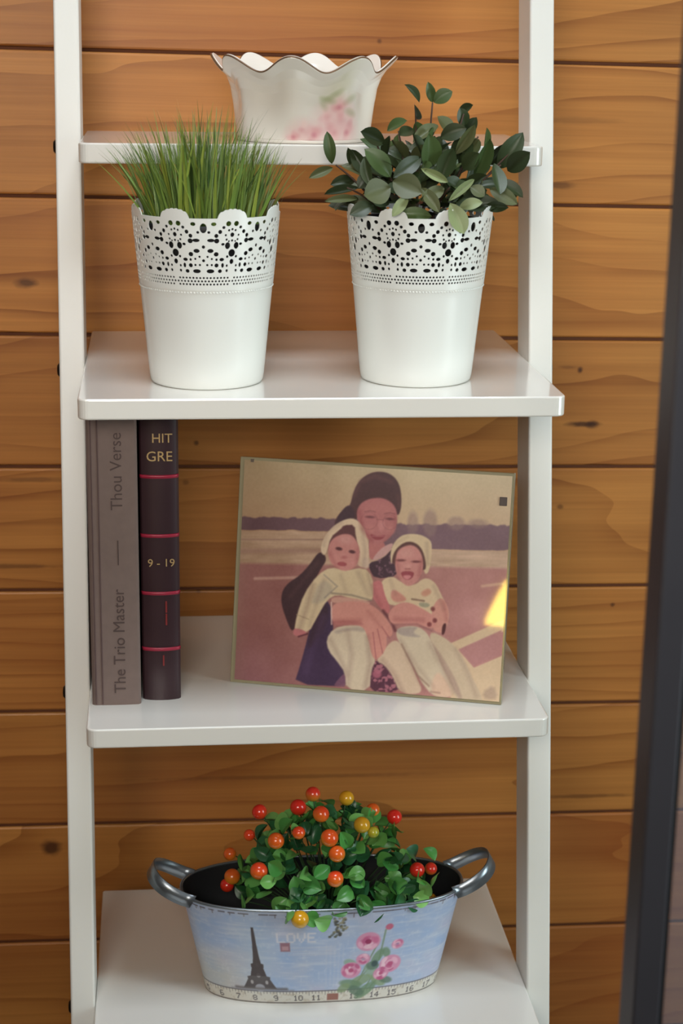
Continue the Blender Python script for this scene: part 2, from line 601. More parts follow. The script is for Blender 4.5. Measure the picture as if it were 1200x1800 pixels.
def lace_mesh():
    """one eighth of the pierced band, in arc/height design units, mapped onto the cone and repeated"""
    U = 0.1228e-3*1.02

    def zz(y):
        return 0.1492-(y-145)*U*0.985
    holes = []

    def H(u, y, rx, ry):
        g = 1.22 if rx < 20 else 1.12
        holes.append((u, y, min(rx*g, rx+3.5), min(ry*g, ry+3.5)))
    H(0, 210, 23, 31)
    H(0, 338, 10, 10)
    H(0, 432, 9, 9)
    for s in (-1, 1):
        for u, y, rx, ry in ((75, 182, 16, 11), (55, 293, 25, 11), (98, 297, 16, 14), (95, 262, 12, 12), (123, 235, 12, 12),
                             (52, 365, 21, 13), (95, 388, 15, 13), (138, 425, 15, 10), (145, 465, 9, 14), (98, 465, 13, 12),
                             (52, 505, 27, 13), (125, 505, 13, 11), (178, 502, 8, 9), (145, 320, 11, 8), (30, 405, 7, 7),
                             (62, 420, 7, 7), (28, 462, 7, 7), (62, 462, 7, 7), (98, 425, 8, 8), (178, 468, 7, 8), (40, 238, 9, 8),
                             (185, 180, 16, 15), (181, 330, 17, 21), (150, 205, 10, 9), (165, 258, 7, 7), (172, 288, 7, 7),
                             (190, 225, 7, 7), (180, 405, 8, 8), (190, 300, 6, 6)):
            H(s*u, y, rx, ry)
    for u in (-215, 215):
        H(u, 256, 13, 13)
        H(u, 381, 24, 24)
        H(u, 440, 13, 15)
        H(u, 218, 7, 7)
        H(u, 295, 7, 7)
    for j, y in enumerate((552, 575, 597)):
        for k in range(-8, 9):
            u = k*26.875+(13.4 if j % 2 else 0)
            if abs(u) < 214:
                H(u, y, 7.2, 6.2)
    P = 215.0

    def top(u):
        a = abs(abs(u)-P)
        y = 145 - (60*math.sqrt(max(0, 1-(a/112)**2)) if a < 112 else 0)
        y -= 6*abs(math.sin(PI*a/36)) if a < 108 else 0
        return y
    YB = 640.0
    outline = [(-P, YB)]+[(-P+2*P*k/40, YB) for k in range(1, 40)]+[(P, YB)]
    nt = 64
    topl = [(P-2*P*k/nt, top(P-2*P*k/nt)) for k in range(nt+1)]
    verts, edges = [], []

    def loop(pts, closed=True):
        b = len(verts)
        verts.extend(pts)
        n = len(pts)
        for i in range(n if closed else n-1):
            edges.append((b+i, b+(i+1) % n))
    loop(outline+topl)
    for u, y, rx, ry in holes:
        n = 12 if rx > 10 else 8
        pts = []
        for k in range(n):
            a = 2*PI*(k+0.5)/n
            pts.append((u+rx*math.cos(a), y+ry*math.sin(a)))
        if abs(u) > P-1:
            s = 1 if u > 0 else -1
            n = 7
            pts = [(s*P, y-ry)]+[(s*P-s*rx*math.sin(PI*k/n), y-ry*math.cos(PI*k/n)) for k in range(1, n)]+[(s*P, y+ry)]
        loop(pts)
    for i in range(1, 24):
        for j in range(1, 30):
            q = (-P+2*P*i/24+(3 if j % 2 else -3), 60+j*20)
            if q[1] > top(q[0])+6 and q[1] < YB-4 and all(((q[0]-h[0])/(h[2]+4))**2+((q[1]-h[1])/(h[3]+4))**2 > 1 for h in holes):
                verts.append(q)
    V, E_, Fc, *_ = delaunay_2d_cdt([Vector(v) for v in verts], edges, [], 0, 1e-4)
    keep = []
    for t in Fc:
        cx = sum(V[i][0] for i in t)/len(t)
        cy = sum(V[i][1] for i in t)/len(t)
        if abs(cx) > P or cy > YB or cy < top(cx):
            continue
        if any(((cx-h[0])/h[2])**2+((cy-h[1])/h[3])**2 < 0.97 for h in holes):
            continue
        keep.append(tuple(t))
    OV, OF = [], []
    for rep in range(8):
        b = len(OV)
        for v in V:
            a = (v[0]/(2*P)+rep)*PI/4
            z = zz(v[1])
            r = pot_r(z)+0.0001
            OV.append((r*math.sin(a), -r*math.cos(a), z))
        OF += [tuple(b+i for i in t) for t in keep]
    return OV, OF, zz(YB)


LV, LF, Z_LACE = lace_mesh()
lace_me = mk_mesh('lace_band', LV, LF, M_POT)


def lace_pot(loc, phase, label):
    t = empty('lace_flowerpot', loc, label, 'flowerpot', 'white lace-edged flowerpots', phase)
    zt = Z_LACE+0.001
    prof = [(0.0001, 0.0), (R0-0.003, 0.0), (R0-0.0008, 0.0008), (R0, 0.003)]
    prof += [(pot_r(z), z) for z in np.linspace(0.008, zt-0.002, 10)]
    prof += [(pot_r(zt)+0.0003, zt), (pot_r(zt)-0.0010, zt+0.001)]
    prof += [(pot_r(z)-0.0016, z) for z in np.linspace(zt-0.002, 0.004, 8)]+[(0.0001, 0.003)]
    part('pot_body', *lathe(prof, 128), M_POT, t, True)
    o = link('lace_band', lace_me, t)
    s = o.modifiers.new('sheet', 'SOLIDIFY')
    s.thickness = 0.0008
    s.offset = 0
    # row of tiny beads along the foot of the lace
    zb = Z_LACE-0.0022
    V, Fc = [], []
    for k in range(132):
        a = 2*PI*k/132
        r = pot_r(zb)+0.0002
        c = Vector((r*math.cos(a), r*math.sin(a), zb))
        n = Vector((math.cos(a), math.sin(a), 0))
        s_ = Vector((-n.y, n.x, 0))
        b = len(V)
        for i in range(6):
            q = 2*PI*i/6
            V.append(c+(s_*math.cos(q)+Vector((0, 0, 1))*math.sin(q))*0.0010)
        V.append(c+n*0.0008)
        Fc += [(b+i, b+(i+1) % 6, b+6) for i in range(6)]
    tag(part('bead_row', V, Fc, M_POT, t, True), kind='stuff')
    return t


POT_L, POT_R = Vector((-0.0985, -0.0800, 0)), Vector((0.0900, -0.0755, 0))
D2 = math.radians
lace_pot(POT_L, D2(13.9-22.5+5), 'white metal flowerpot with pierced lace rim holding the grass')
lace_pot(POT_R, D2(19.8-22.5-4), 'white metal flowerpot with pierced lace rim holding the leafy plant')


def nursery_pot(parent, r_top=0.0585, h=0.138):
    prof = [(0.0001, 0.004), (0.044, 0.004), (0.046, 0.006), (r_top, h-0.004), (r_top+0.001, h), (r_top-0.002, h), (r_top-0.004, h-0.014)]
    part('nursery_pot', *lathe(prof, 64), M_INNER, parent, True)
    part('soil', *lathe([(r_top-0.004, h-0.0145), (r_top*0.6, h-0.011), (0.0001, h-0.009)], 48),
         pbr('potting_soil', (30, 24, 18), 0.95, var=0.5, scale=220, bump=0.6), parent, True)


# ------------------------------------------------------------------ grass
M_GRASS = [pbr('grass_fresh', (140, 158, 66), 0.42, randvar=0.25, scale=60),
           pbr('grass_mid', (108, 132, 58), 0.42, randvar=0.25, scale=60),
           pbr('grass_deep', (72, 98, 46), 0.45, randvar=0.25, scale=60),
           pbr('grass_dry', (120, 112, 56), 0.5, randvar=0.25, scale=60)]


def blade_mesh(bend, mat, seed):
    r = random.Random(seed)
    v, f = [], []
    n = 8
    for i in range(n+1):
        t = i/n
        w = 0.5*(1-t**2.2)*(0.8+0.3*math.sin(PI*min(1, t*1.3)))+0.02
        y = bend*t*t
        tw = r.uniform(-.1, .1)*t
        v += [(-w, y+tw*w*.02, t), (0, y-0.012*w, t), (w, y-tw*w*.02, t)]
    for i in range(n):
        a = i*3
        f += [(a, a+1, a+4, a+3), (a+1, a+2, a+5, a+4)]
    return mk_mesh('grass_blade', v, f, mat, True)


BL = [blade_mesh(b, m, i) for i, (b, m) in enumerate([(bb, mm) for bb in (0.08, 0.2, 0.38) for mm in M_GRASS])]


def grass_plant():
    t = empty('grass_plant', POT_L+Vector((0, 0, 0.004)), 'tuft of green artificial grass blades in the pot at left', 'plant')
    nursery_pot(t)
    base_z = 0.126
    for k in range(284):
        a = rng.random()*2*PI
        r = math.sqrt(rng.random())*0.050
        bx, by = r*math.cos(a), r*math.sin(a)
        # outline of the tuft: taller in the middle, fanning out at both sides
        q = bx/0.05
        L = 0.070+0.036*(1-q*q)*rng.random()+0.012*rng.random()
        if q > 0.45:
            L *= 0.90
        lean = 0.05+0.30*abs(q)**1.5+rng.normal(0, 0.06)
        if q < -0.35:
            lean += 0.14*rng.random()
        dirx = q*1.15+rng.normal(0, 0.28)
        diry = by/0.05*0.6+rng.normal(0, 0.3)
        d = Vector((dirx, diry, 0))
        if d.length < 1e-3:
            d = Vector((1, 0, 0))
        d.normalize()
        mi = rng.choice(12, p=np.array([4, 5, 3, .7]*3)/38.1)
        if q > 0.62 and rng.random() < 0.45:
            mi = (mi//4)*4+3
        o = link('grass_blade', BL[mi], t)
        z = (Vector((0, 0, 1))*math.cos(lean)+d*math.sin(lean)).normalized()
        y = (d-z*d.dot(z)).normalized()
        x = y.cross(z)
        w = 0.0018+0.0018*rng.random()
        roll = rng.normal(0, 0.7)
        x, y2 = x*math.cos(roll)+y*math.sin(roll), y
        x = (x-z*x.dot(z)).normalized()
        y2 = z.cross(x)
        if y2.dot(y) < 0:
            x, y2 = -x, -y2
        m = Matrix((x*w, y2*L*0.8, z*L)).transposed().to_4x4()
        m.translation = Vector((bx, by, base_z))
        o.matrix_local = m
    V, Fc = [], []
    for k in range(420):
        a = rng.random()*2*PI
        r = math.sqrt(rng.random())*0.050
        bx, by = r*math.cos(a), r*math.sin(a)
        q = bx/0.05
        L = 0.058+0.040*(1-q*q)*rng.random()+0.010*rng.random()
        tip = Vector((bx+q*0.020+rng.normal(0, .007), by+rng.normal(0, .008), base_z+L))
        B = Vector((bx, by, base_z))
        w = 0.0006+0.0004*rng.random()
        an = rng.random()*PI
        sx = Vector((math.cos(an), math.sin(an)*.5, 0))*w
        b0 = len(V)
        for s_ in (0, .35, .7, 1):
            c_ = B.lerp(tip, s_)+Vector((q*.006, 0, 0))*(s_*s_-s_)
            V += [c_-sx*(1-s_*.9), c_+sx*(1-s_*.9)]
        Fc += [(b0+2*i, b0+2*i+1, b0+2*i+3, b0+2*i+2) for i in range(3)]
    tag(part('fine_grass', V, Fc, M_GRASS[1], t, True), kind='stuff')
    # a few long fine tips and side wisps
    for px, py, bx, dy in ((372, 196, 366, 0), (320, 222, 330, .01), (190, 268, 262, -.01), (218, 262, 268, -.02), (250, 246, 300, -.01),
                           (288, 240, 318, -.015), (497, 258, 452, -.01), (485, 262, 445, .0), (508, 318, 470, -.015), (440, 262, 420, -.02),
                           (402, 232, 396, -.02), (385, 238, 380, -.025), (424, 240, 405, 0), (352, 238, 350, -.03), (500, 300, 466, .01), (205, 300, 262, -.02)):
        P = at(px, py, POT_L.y+dy)-t.location
        B = at(bx, 392, POT_L.y+dy)-t.location
        B.z = base_z
        o = link('grass_blade', BL[random.choice((0, 1, 4, 5, 3))], t)
        z = (P-B)
        L = z.length
        z.normalize()
        d = Vector((z.x, z.y, 0))
        d = d.normalized() if d.length > 1e-4 else Vector((1, 0, 0))
        y = (d-z*d.dot(z)).normalized()
        x = y.cross(z)
        m = Matrix((x*0.0024, y*L*0.25, z*L)).transposed().to_4x4()
        m.translation = B
        o.matrix_local = m


grass_plant()

# ------------------------------------------------------------------ leafy plant
M_LEAF = {'d': pbr('leaf_dark', (54, 66, 40), 0.42, randvar=0.22, scale=50, bump=0.1),
          'g': pbr('leaf_green', (74, 94, 52), 0.42, randvar=0.18, scale=50, bump=0.1),
          'o': pbr('leaf_olive', (88, 94, 60), 0.48, randvar=0.15, scale=50, bump=0.1),
          'p': pbr('leaf_pale', (134, 146, 102), 0.5, randvar=0.1, scale=50, bump=0.1)}
M_TWIG = pbr('twig_brown', (70, 48, 34), 0.7)


def leaf_mesh(mat, curl, fold, blunt=1.0):
    n, mcols = 10, 7
    v, f = [], []
    for i in range(n+1):
        t = i/n
        w = 0.5*(math.sin(PI*t**1.08)**0.66 if 0 < t < 1 else 0.0)*(0.94+0.12*blunt*t)
        for j in range(mcols):
            s = j/(mcols-1)*2-1
            v.append((s*w, t, curl*(t-0.3)**2*0.9-curl*0.081+fold*abs(s)*w*1.0-0.02*(1-abs(s))**3))
    for i in range(n):
        for j in range(mcols-1):
            a = i*mcols+j
            f.append((a, a+1, a+mcols+1, a+mcols))
    me = mk_mesh('leaf', v, f, mat, True)
    return me


LEAF = {k: [leaf_mesh(m, c, fo) for c, fo in ((-0.25, 0.25), (0.15, 0.3), (-0.45, 0.15))] for k, m in M_LEAF.items()}


def put_leaf(parent, me, B, T, width, normal, name='leaf'):
    o = link(name, me, parent)
    y = T-B
    L = y.length
    y.normalize()
    n = normal-y*normal.dot(y)
    if n.length < 1e-4:
        n = Vector((0, 0, 1))-y*y.z
    n.normalize()
    x = y.cross(n)
    m = Matrix((x*width, y*L, n*L)).transposed().to_4x4()
    m.translation = B
    o.matrix_local = m
    return o


def leafy_plant():
    t = empty('leafy_plant', POT_R+Vector((0, 0, 0.004)), 'bushy plant with dark oval leaves in the pot at right', 'plant')
    nursery_pot(t)
    zc = 540, 130
    S = 1/3.0
    rows = [(590, 150, 525, 55, 45, 'd', .00), (580, 240, 560, 165, 75, 'd', -.005), (660, 150, 640, 50, 45, 'g', .01), (665, 150, 762, 90, 70, 'g', 0),
            (790, 215, 878, 165, 50, 'd', 0), (830, 275, 810, 185, 60, 'd', -.01), (690, 270, 560, 350, 62, 'o', -.02), (410, 365, 275, 305, 80, 'd', -.01),
            (130, 475, 105, 310, 55, 'g', -.01), (135, 495, 12, 545, 45, 'o', -.01), (275, 600, 88, 640, 45, 'd', -.02), (265, 660, 105, 662, 38, 'o', -.03),
            (255, 560, 125, 580, 60, 'd', 0), (250, 500, 212, 385, 40, 'd', 0), (440, 545, 318, 392, 95, 'g', -.04), (640, 495, 650, 325, 100, 'g', -.04),
            (700, 565, 772, 388, 85, 'd', -.045), (600, 440, 465, 535, 75, 'd', -.05), (450, 565, 600, 625, 115, 'o', -.06), (440, 600, 295, 645, 118, 'o', -.06),
            (530, 640, 452, 745, 50, 'p', -.065), (600, 600, 695, 725, 60, 'o', -.06), (598, 498, 742, 572, 42, 'p', -.055), (722, 600, 608, 662, 62, 'o', -.055),
            (880, 555, 750, 665, 38, 'p', -.06), (752, 680, 822, 845, 88, 'p', -.068), (800, 705, 918, 672, 55, 'p', -.06), (858, 595, 935, 642, 62, 'o', -.05),
            (880, 560, 962, 335, 75, 'g', -.03), (1005, 500, 1132, 318, 95, 'd', -.01), (1055, 512, 1168, 415, 90, 'd', -.02), (985, 470, 1010, 640, 80, 'd', -.04),
            (960, 605, 1105, 680, 70, 'o', -.03), (1000, 560, 1142, 645, 60, 'd', -.02), (930, 700, 1065, 705, 50, 'd', -.03), (470, 742, 655, 742, 65, 'g', -.06),
            (700, 335, 835, 285, 80, 'd', -.02), (780, 425, 882, 262, 60, 'o', -.03), (420, 300, 512, 238, 60, 'g', .02), (930, 400, 952, 288, 38, 'g', .01),
            (900, 440, 800, 405, 50, 'd', -.02), (330, 520, 270, 600, 60, 'd', -.03), (300, 440, 330, 590, 55, 'd', -.035), (560, 290, 480, 330, 60, 'd', 0),
            (640, 400, 540, 395, 70, 'd', -.02), (820, 500, 900, 420, 80, 'd', -.03), (870, 660, 760, 735, 60, 'd', -.05), (350, 690, 230, 735, 70, 'd', -.045),
            (430, 690, 330, 620, 80, 'd', -.045), (960, 480, 1060, 360, 70, 'd', 0), (770, 330, 700, 220, 70, 'o', .01), (830, 330, 890, 230, 60, 'd', .015),
            (960, 690, 1110, 640, 52, 'o', -.02), (540, 450, 430, 390, 70, 'd', 0), (690, 470, 600, 560, 70, 'd', -.04), (830, 620, 720, 560, 75, 'd', -.04)]
    c = Vector((0, 0, 0.150))
    for i, (bx, by, tx, ty, w, k, dy) in enumerate(rows):
        Yb = POT_R.y+dy
        B = at(zc[0]+bx*S, zc[1]+by*S, Yb+0.006)-t.location
        T = at(zc[0]+tx*S, zc[1]+ty*S, Yb-0.004+random.uniform(-.006, .006))-t.location
        out = (B+T)/2-c
        nrm = Vector((-.05, -0.95, 0.30))+out.normalized()*0.3+Vector((random.uniform(-.4, .4), random.uniform(-.1, .1), random.uniform(-.3, .3)))
        w_ = w*S/1880*1.08
        put_leaf(t, LEAF[k][i % 3], B, T, w_, nrm)
    # inner leaves that close the crown
    for i in range(125):
        u, v = random.random()*2*PI, random.uniform(0.05, 1)
        rr = random.uniform(0.45, 0.95)
        d = Vector((math.cos(u)*math.sqrt(1-v*v), math.sin(u)*math.sqrt(1-v*v), v))
        B = c+Vector((d.x*0.062*rr, d.y*0.050*rr, d.z*0.068*rr-0.008))
        T = B+(d+Vector((random.uniform(-.7, .7), random.uniform(-.6, .6), random.uniform(-.4, .5)))).normalized()*random.uniform(.022, .032)
        put_leaf(t, LEAF[random.choice('dddgo')][i % 3], B, T, random.uniform(.0115, .0155), d+Vector((0, -.3, .5)))
    # twigs
    for px, py, dy in ((760, 180, 0), (730, 195, 0), (815, 200, -.01), (590, 290, -.01), (880, 290, -.02), (905, 260, -.01), (660, 250, -.01), (700, 230, 0), (840, 240, 0), (610, 330, -.03), (790, 330, -.05)):
        T = at(px, py, POT_R.y+dy)-t.location
        B = Vector((T.x*0.25, T.y*0.25, 0.128))
        mid = (B+T)/2+Vector((T.x*0.05, -0.002, 0.012))
        pts = [B.lerp(mid, s).lerp(mid.lerp(T, s), s) for s in np.linspace(0, 1, 9)]
        part('twig', *tube(pts, np.linspace(.0014, .0007, 9), 6), M_TWIG, t, True)


leafy_plant()

# ------------------------------------------------------------------ ruffled porcelain vase
def vase():
    c = Vector((-0.0045, 0.0410, Z1))
    t = empty('ruffled_vase', c, 'white porcelain bowl vase with ruffled rim and pink roses', 'vase')
    NU, NV = 400, 130
    th = np.arange(NU)/NU*2*PI
    zs = np.array([0, .004, .02, .035, .048, .058, .066, .072, .076])
    rs = np.array([.0600, .0618, .0630, .0640, .0658, .0692, .0742, .0796, .0830])
    H = 0.0755
    tv = np.linspace(0, 1, NV)
    TH_, TV = np.meshgrid(th, tv, indexing='ij')
    ph = 8*(TH_-(math.radians(-90)+math.radians(-12)))
    flare = np.clip((TV-0.25)/0.75, 0, 1)**1.6
    z = TV*H-0.0070*flare*(1-np.cos(ph))*0.98
    r = np.interp(TV*0.076, zs, rs)
    r = r*(1+0.034*np.clip(TV*2, 0, 1)*np.cos(ph))+flare*0.0022*np.cos(ph)-0.001*flare
    X, Y = r*np.cos(TH_), r*np.sin(TH_)
    P = np.stack([X, Y, z], -1).reshape(-1, 3)
    # design units: photo-like, u along the front (mm from the middle), v height mm
    Uu = (((TH_+PI/2+PI) % (2*PI))-PI)*66
    Vv = TV*76
    cv = Canvas(Uu, 80-Vv, (238, 232, 222))
    n = vnoise(Uu+300, Vv, 14, 14, 3)
    cv._mix(np.clip((Uu-2)/26, 0, 1)*np.clip((44-Uu)/14, 0, 1)*np.clip((Vv-20)/16, 0, 1)*0.34*n*1.6, (196, 194, 158))

    def rose(u, v, s, seed):
        r_ = random.Random(seed)
        cv.ell(u, 80-v, s*1.25, s*1.05, (240, 208, 204), s*0.7, 0.75)
        for k in range(9):
            a = r_.uniform(0, 2*PI)
            d = r_.uniform(.1, .75)*s
            cv.ell(u+d*math.cos(a), 80-v+d*math.sin(a), s*.45, s*.30, r_.choice([(238, 190, 190), (232, 172, 174), (246, 214, 208), (226, 160, 164)]), s*.22, .5, a)
        cv.ell(u-s*.1, 80-v, s*.22, s*.2, (214, 136, 146), s*.2, .7)
    for u, v, s, k in ((20, 24, 11, 1), (33, 20, 12, 2), (27, 10, 11, 3), (-6, 12, 9, 4), (6, 8, 9, 5), (40, 10, 10, 6), (30, 33, 9, 8), (-14, 6, 7, 9)):
        rose(u, v, s, k)
    for u, v, a, q in ((18, 42, .5, 1), (24, 46, -.4, .8), (14, 38, 1.2, .6), (42, 28, .3, .7), (40, 40, -.5, .6)):
        cv.ell(u, 80-v, 6.5, 3.0, (150, 160, 110), 1.8, 0.5*q, a)
    cols = cv.linear().reshape(-1, 3)
    mat = painted('porcelain', 0.22, coat=0.4)
    o = part('vase_body', P, grid_faces(NU, NV, True), mat, t, True, cols)
    s = o.modifiers.new('wall', 'SOLIDIFY')
    s.thickness = 0.003
    s.offset = -1
    part('vase_foot', *lathe([(0.0001, 0.0015), (0.0595, 0.0015), (0.0605, 0.0), (0.0620, 0.0005), (0.0615, 0.003)], 96), pbr('porcelain_plain', (238, 232, 222), 0.25), t, True)
    edge = P.reshape(NU, NV, 3)[:, -1]
    pts = [Vector(e)+Vector((-Vector(e).x, -Vector(e).y, 0)).normalized()*0.0010+Vector((0, 0, .0006)) for e in edge[::2]]
    v, f = tube(pts, 0.0011, 6, False)
    n_ = len(pts)
    f += [((n_-1)*6+k, (n_-1)*6+(k+1) % 6, (k+1) % 6, k) for k in range(6)]
    tag(part('rim_line', v, f, pbr('rim_bronze', (112, 84, 60), 0.4, metal=0.3), t, True), 'thin brown line along the rim')


vase()

# ------------------------------------------------------------------ books


def text_mesh(s, size, mat, extrude=0.0):
    cu = bpy.data.curves.new('lettering', 'FONT')
    cu.body = s
    cu.size = size
    cu.align_x = 'CENTER'
    cu.align_y = 'CENTER'
    cu.resolution_u = 3
    cu.extrude = 0.0001
    o = bpy.data.objects.new('lettering', cu)
    COL.objects.link(o)
    dg = bpy.context.evaluated_depsgraph_get()
    me = bpy.data.meshes.new_from_object(o.evaluated_get(dg))
    me.name = 'lettering'
    bpy.data.objects.remove(o, do_unlink=True)
    me.materials.clear()
    me.materials.append(mat)
    return me


def book(loc, w, d, h, m_cover, label, raised, round_=0.3):
    t = empty('hardback_book', loc, label, 'book', 'books on the third board')
    bt = 0.003
    part('page_block', *box(-w/2+bt, w/2-bt, 0.008, d-0.006, 0.004, h-0.004), pbr('paper_edges', (206, 190, 160), 0.8, var=.12, scale=200), t)
    for s in (-1, 1):
        x0, x1 = (-w/2, -w/2+bt) if s < 0 else (w/2-bt, w/2)
        bevel(part('cover_board', *box(x0, x1, 0.0085, d, 0, h), m_cover, t), 0.0008, 2)
    # rounded spine
    n = 20
    V, Fc = [], []
    sag = round_*0.008
    for z in (0, h):
        for k in range(n+1):
            x = -w/2+w*k/n
            e = abs(2*k/n-1)
            y = sag*e**2.2+(0.0018*max(0, (e-.9)/.1)**2 if e > .9 else 0)
            V.append((x, y, z))
        for k in range(n+1):
            x = w/2-w*k/n
            e = abs(2*k/n-1)
            V.append((x, 0.0085+0.001, z))
    m = 2*(n+1)
    for k in range(m):
        Fc.append((k, (k+1) % m, m+(k+1) % m, m+k))
    Fc += [tuple(range(m))[::-1], tuple(range(m, 2*m))]
    sp = part('spine', V, Fc, m_cover, t, False)
    return t, sp


M_BGREY = pbr('book_cloth_brown_grey', (118, 100, 94), 0.75, var=0.12, scale=90, bump=0.3)
M_BINK = pbr('book_ink_dark', (78, 62, 59), 0.7)
M_BRED = pbr('book_cover_oxblood', (50, 28, 34), 0.42, var=0.2, scale=40)
M_STRIPE = pbr('book_stripe_crimson', (156, 30, 58), 0.4)
M_GOLD = pbr('book_gilt', (190, 160, 110), 0.4, metal=0.2)
M_RINK = pbr('book_red_ink', (120, 34, 34), 0.5)
BH = 0.2765
g, sp = book(Vector((-0.1838, -0.1020, Z3)), 0.0445, 0.185, BH, M_BGREY, 'thick worn brown-grey hardback standing against the left rail', True, 0.12)
for x0 in (-0.0185, -0.0125):
    bevel(part('hinge_groove', *box(x0-.0007, x0+.0007, -.0005, .001, 0.001, BH-.001), pbr('book_crease', (92, 72, 70), .8), sp), .0003, 1)


def spine_text(sp, s, size, mat, x, z, rot=0.0, y=-0.0004):
    o = link('lettering', text_mesh(s, size, mat), sp, (x, y, z))
    o.rotation_euler = Matrix.Rotation(-rot, 3, 'Y').to_4x4().to_3x3().to_euler()
    e = Matrix.Rotation(-rot, 4, 'Y') @ Matrix.Rotation(PI/2, 4, 'X')
    o.rotation_euler = e.to_euler()
    return o


spine_text(sp, 'The Trio Master', 0.0150, M_BINK, 0.004, 0.062, PI/2)
spine_text(sp, 'Thou Verse', 0.0150, M_BINK, 0.004, 0.222, PI/2)
part('ink_rule', *box(0.0035, 0.0045, -.0005, .0004, 0.135, 0.158), M_BINK, sp)

rb, sp2 = book(Vector((-0.1423, -0.0925, Z3)), 0.0350, 0.175, BH-0.001, M_BRED, 'dark oxblood hardback with crimson bands and gilt lettering', True, 0.5)


def spine_z(py):
    return at(285, py, -0.0925).z-Z3


for py in (838, 942, 1043, 1141):
    z = spine_z(py)
    V, Fc = [], []
    n = 20
    w = 0.0350
    for zz_ in (z-.0016, z+.0016):
        for k in range(n+1):
            e = abs(2*k/n-1)
            V.append((-w/2+w*k/n, 0.004*e**2.2+(0.0018*max(0, (e-.9)/.1)**2 if e > .9 else 0)-0.0007, zz_))
    Fc = [(k, k+1, n+2+k, n+1+k) for k in range(n)]
    o = part('crimson_band', V, Fc, M_STRIPE, sp2, True)
    s = o.modifiers.new('t', 'SOLIDIFY')
    s.thickness = 0.0009
    s.offset = 0
spine_text(sp2, 'HIT', 0.0120, M_GOLD, 0.0030, spine_z(771))
spine_text(sp2, 'GRE', 0.0130, M_GOLD, 0.0005, spine_z(803))
spine_text(sp2, '9 - 19', 0.0105, M_GOLD, 0.0010, spine_z(990))
spine_text(sp2, 'I', 0.0150, M_RINK, 0.0020, spine_z(1162))
for py in (1068, 1090):
    spine_text(sp2, 'I', 0.0160, M_RINK, 0.0050, spine_z(py))

# ------------------------------------------------------------------ photo in an acrylic stand
def photo_block():
    A = Vector((-0.0777, -0.0501, Z3))
    ang = math.radians(-16.96)
    th = math.radians(11.0)
    Wd, Hd, T = 0.2600, 0.2160, 0.010
    t = empty('photo_stand', A, 'colour photo of a woman holding two babies in a clear stand', 'photo', None, ang)
    R = Matrix.Rotation(-th, 4, 'X')
    lift = T*math.sin(th)
    M_EDGE = pbr('acrylic_edge', (150, 140, 112), 0.15, var=0.1, scale=60, coat=0.5)

    def put(name, v, f, mat, **k):
        return part(name, [R @ Vector(q)+Vector((0, 0, 0.0003)) for q in v], f, mat, t, **k)
    bevel(put('acrylic_panel', *box(0, Wd, 0, T, 0, Hd), M_EDGE), 0.0008, 2)
    # folded prop at the back
    pv_ = [(Wd*.35, T, .16), (Wd*.65, T, .16), (Wd*.65, T+.002, .16), (Wd*.35, T+.002, .16)]
    q0 = [R @ Vector(p) for p in pv_]
    yb = 0.105
    q1 = [Vector((Wd*.35, yb, .0004)), Vector((Wd*.65, yb, .0004)), Vector((Wd*.65, yb+.003, .0004)), Vector((Wd*.35, yb+.003, .0004))]
    part('prop', q0+q1, [(0, 1, 2, 3), (4, 7, 6, 5), (0, 4, 5, 1), (1, 5, 6, 2), (2, 6, 7, 3), (3, 7, 4, 0)], pbr('prop_card', (90, 82, 70), .7), t)
    # print
    mL, mR, mB, mT = 0.0045, 0.0020, 0.0030, 0.0028
    NU, NV = 480, 400
    uu = np.linspace(0, 1, NU)
    vv = np.linspace(0, 1, NV)
    UU, VV = np.meshgrid(uu, vv, indexing='ij')
    src = [(412, 811), (904, 832), (880, 1231), (404, 1194)]      # design sheet corners TL TR BR BL
    A8, b8 = [], []
    for (u, v), (x, y) in zip(((0, 1), (1, 1), (1, 0), (0, 0)), src):
        A8.append([u, v, 1, 0, 0, 0, -u*x, -v*x])
        A8.append([0, 0, 0, u, v, 1, -u*y, -v*y])
        b8 += [x, y]
    hh = np.linalg.solve(np.array(A8, float), np.array(b8, float))
    den = hh[6]*UU+hh[7]*VV+1
    X = (hh[0]*UU+hh[1]*VV+hh[2])/den
    Y = (hh[3]*UU+hh[4]*VV+hh[5])/den
    cv = Canvas(X, Y, (180, 162, 128))
    paint_print(cv, X, Y)
    cols = cv.linear()
    # slight softness of the old print
    for _ in range(1):
        c2 = cols.copy()
        c2[1:-1, 1:-1] = (cols[1:-1, 1:-1]*2+cols[:-2, 1:-1]+cols[2:, 1:-1]+cols[1:-1, :-2]+cols[1:-1, 2:])/6
        cols = c2
    Pz = mB+(Hd-mB-mT)*VV
    Px = mL+(Wd-mL-mR)*UU
    P = np.stack([Px, np.full_like(Px, -0.0006), Pz], -1).reshape(-1, 3)
    rm = np.array(R.to_3x3())
    P = P@rm.T+np.array([0, 0, 0.0003])
    me = mk_mesh('print', P, grid_faces(NU, NV), painted('photo_print', 0.35, coat=1.0, spec=0.4), False, cols.reshape(-1, 3))
    o = link('print', me, t)
    tag(o, 'faded colour print of a woman with two hooded babies')
    # small dark clip by the right edge
    bevel(put('clip', *box(Wd-.0125, Wd-.0055, -0.0016, 0, Hd-.0305, Hd-.0225), pbr('clip_dark', (78, 62, 58), .5)), .0004, 2)
    put('corner_pin', *[*box(.0105, .0135, -0.0014, 0, Hd-.0045, Hd-.0015)], pbr('pin_dark', (90, 74, 60), .5))
    return t


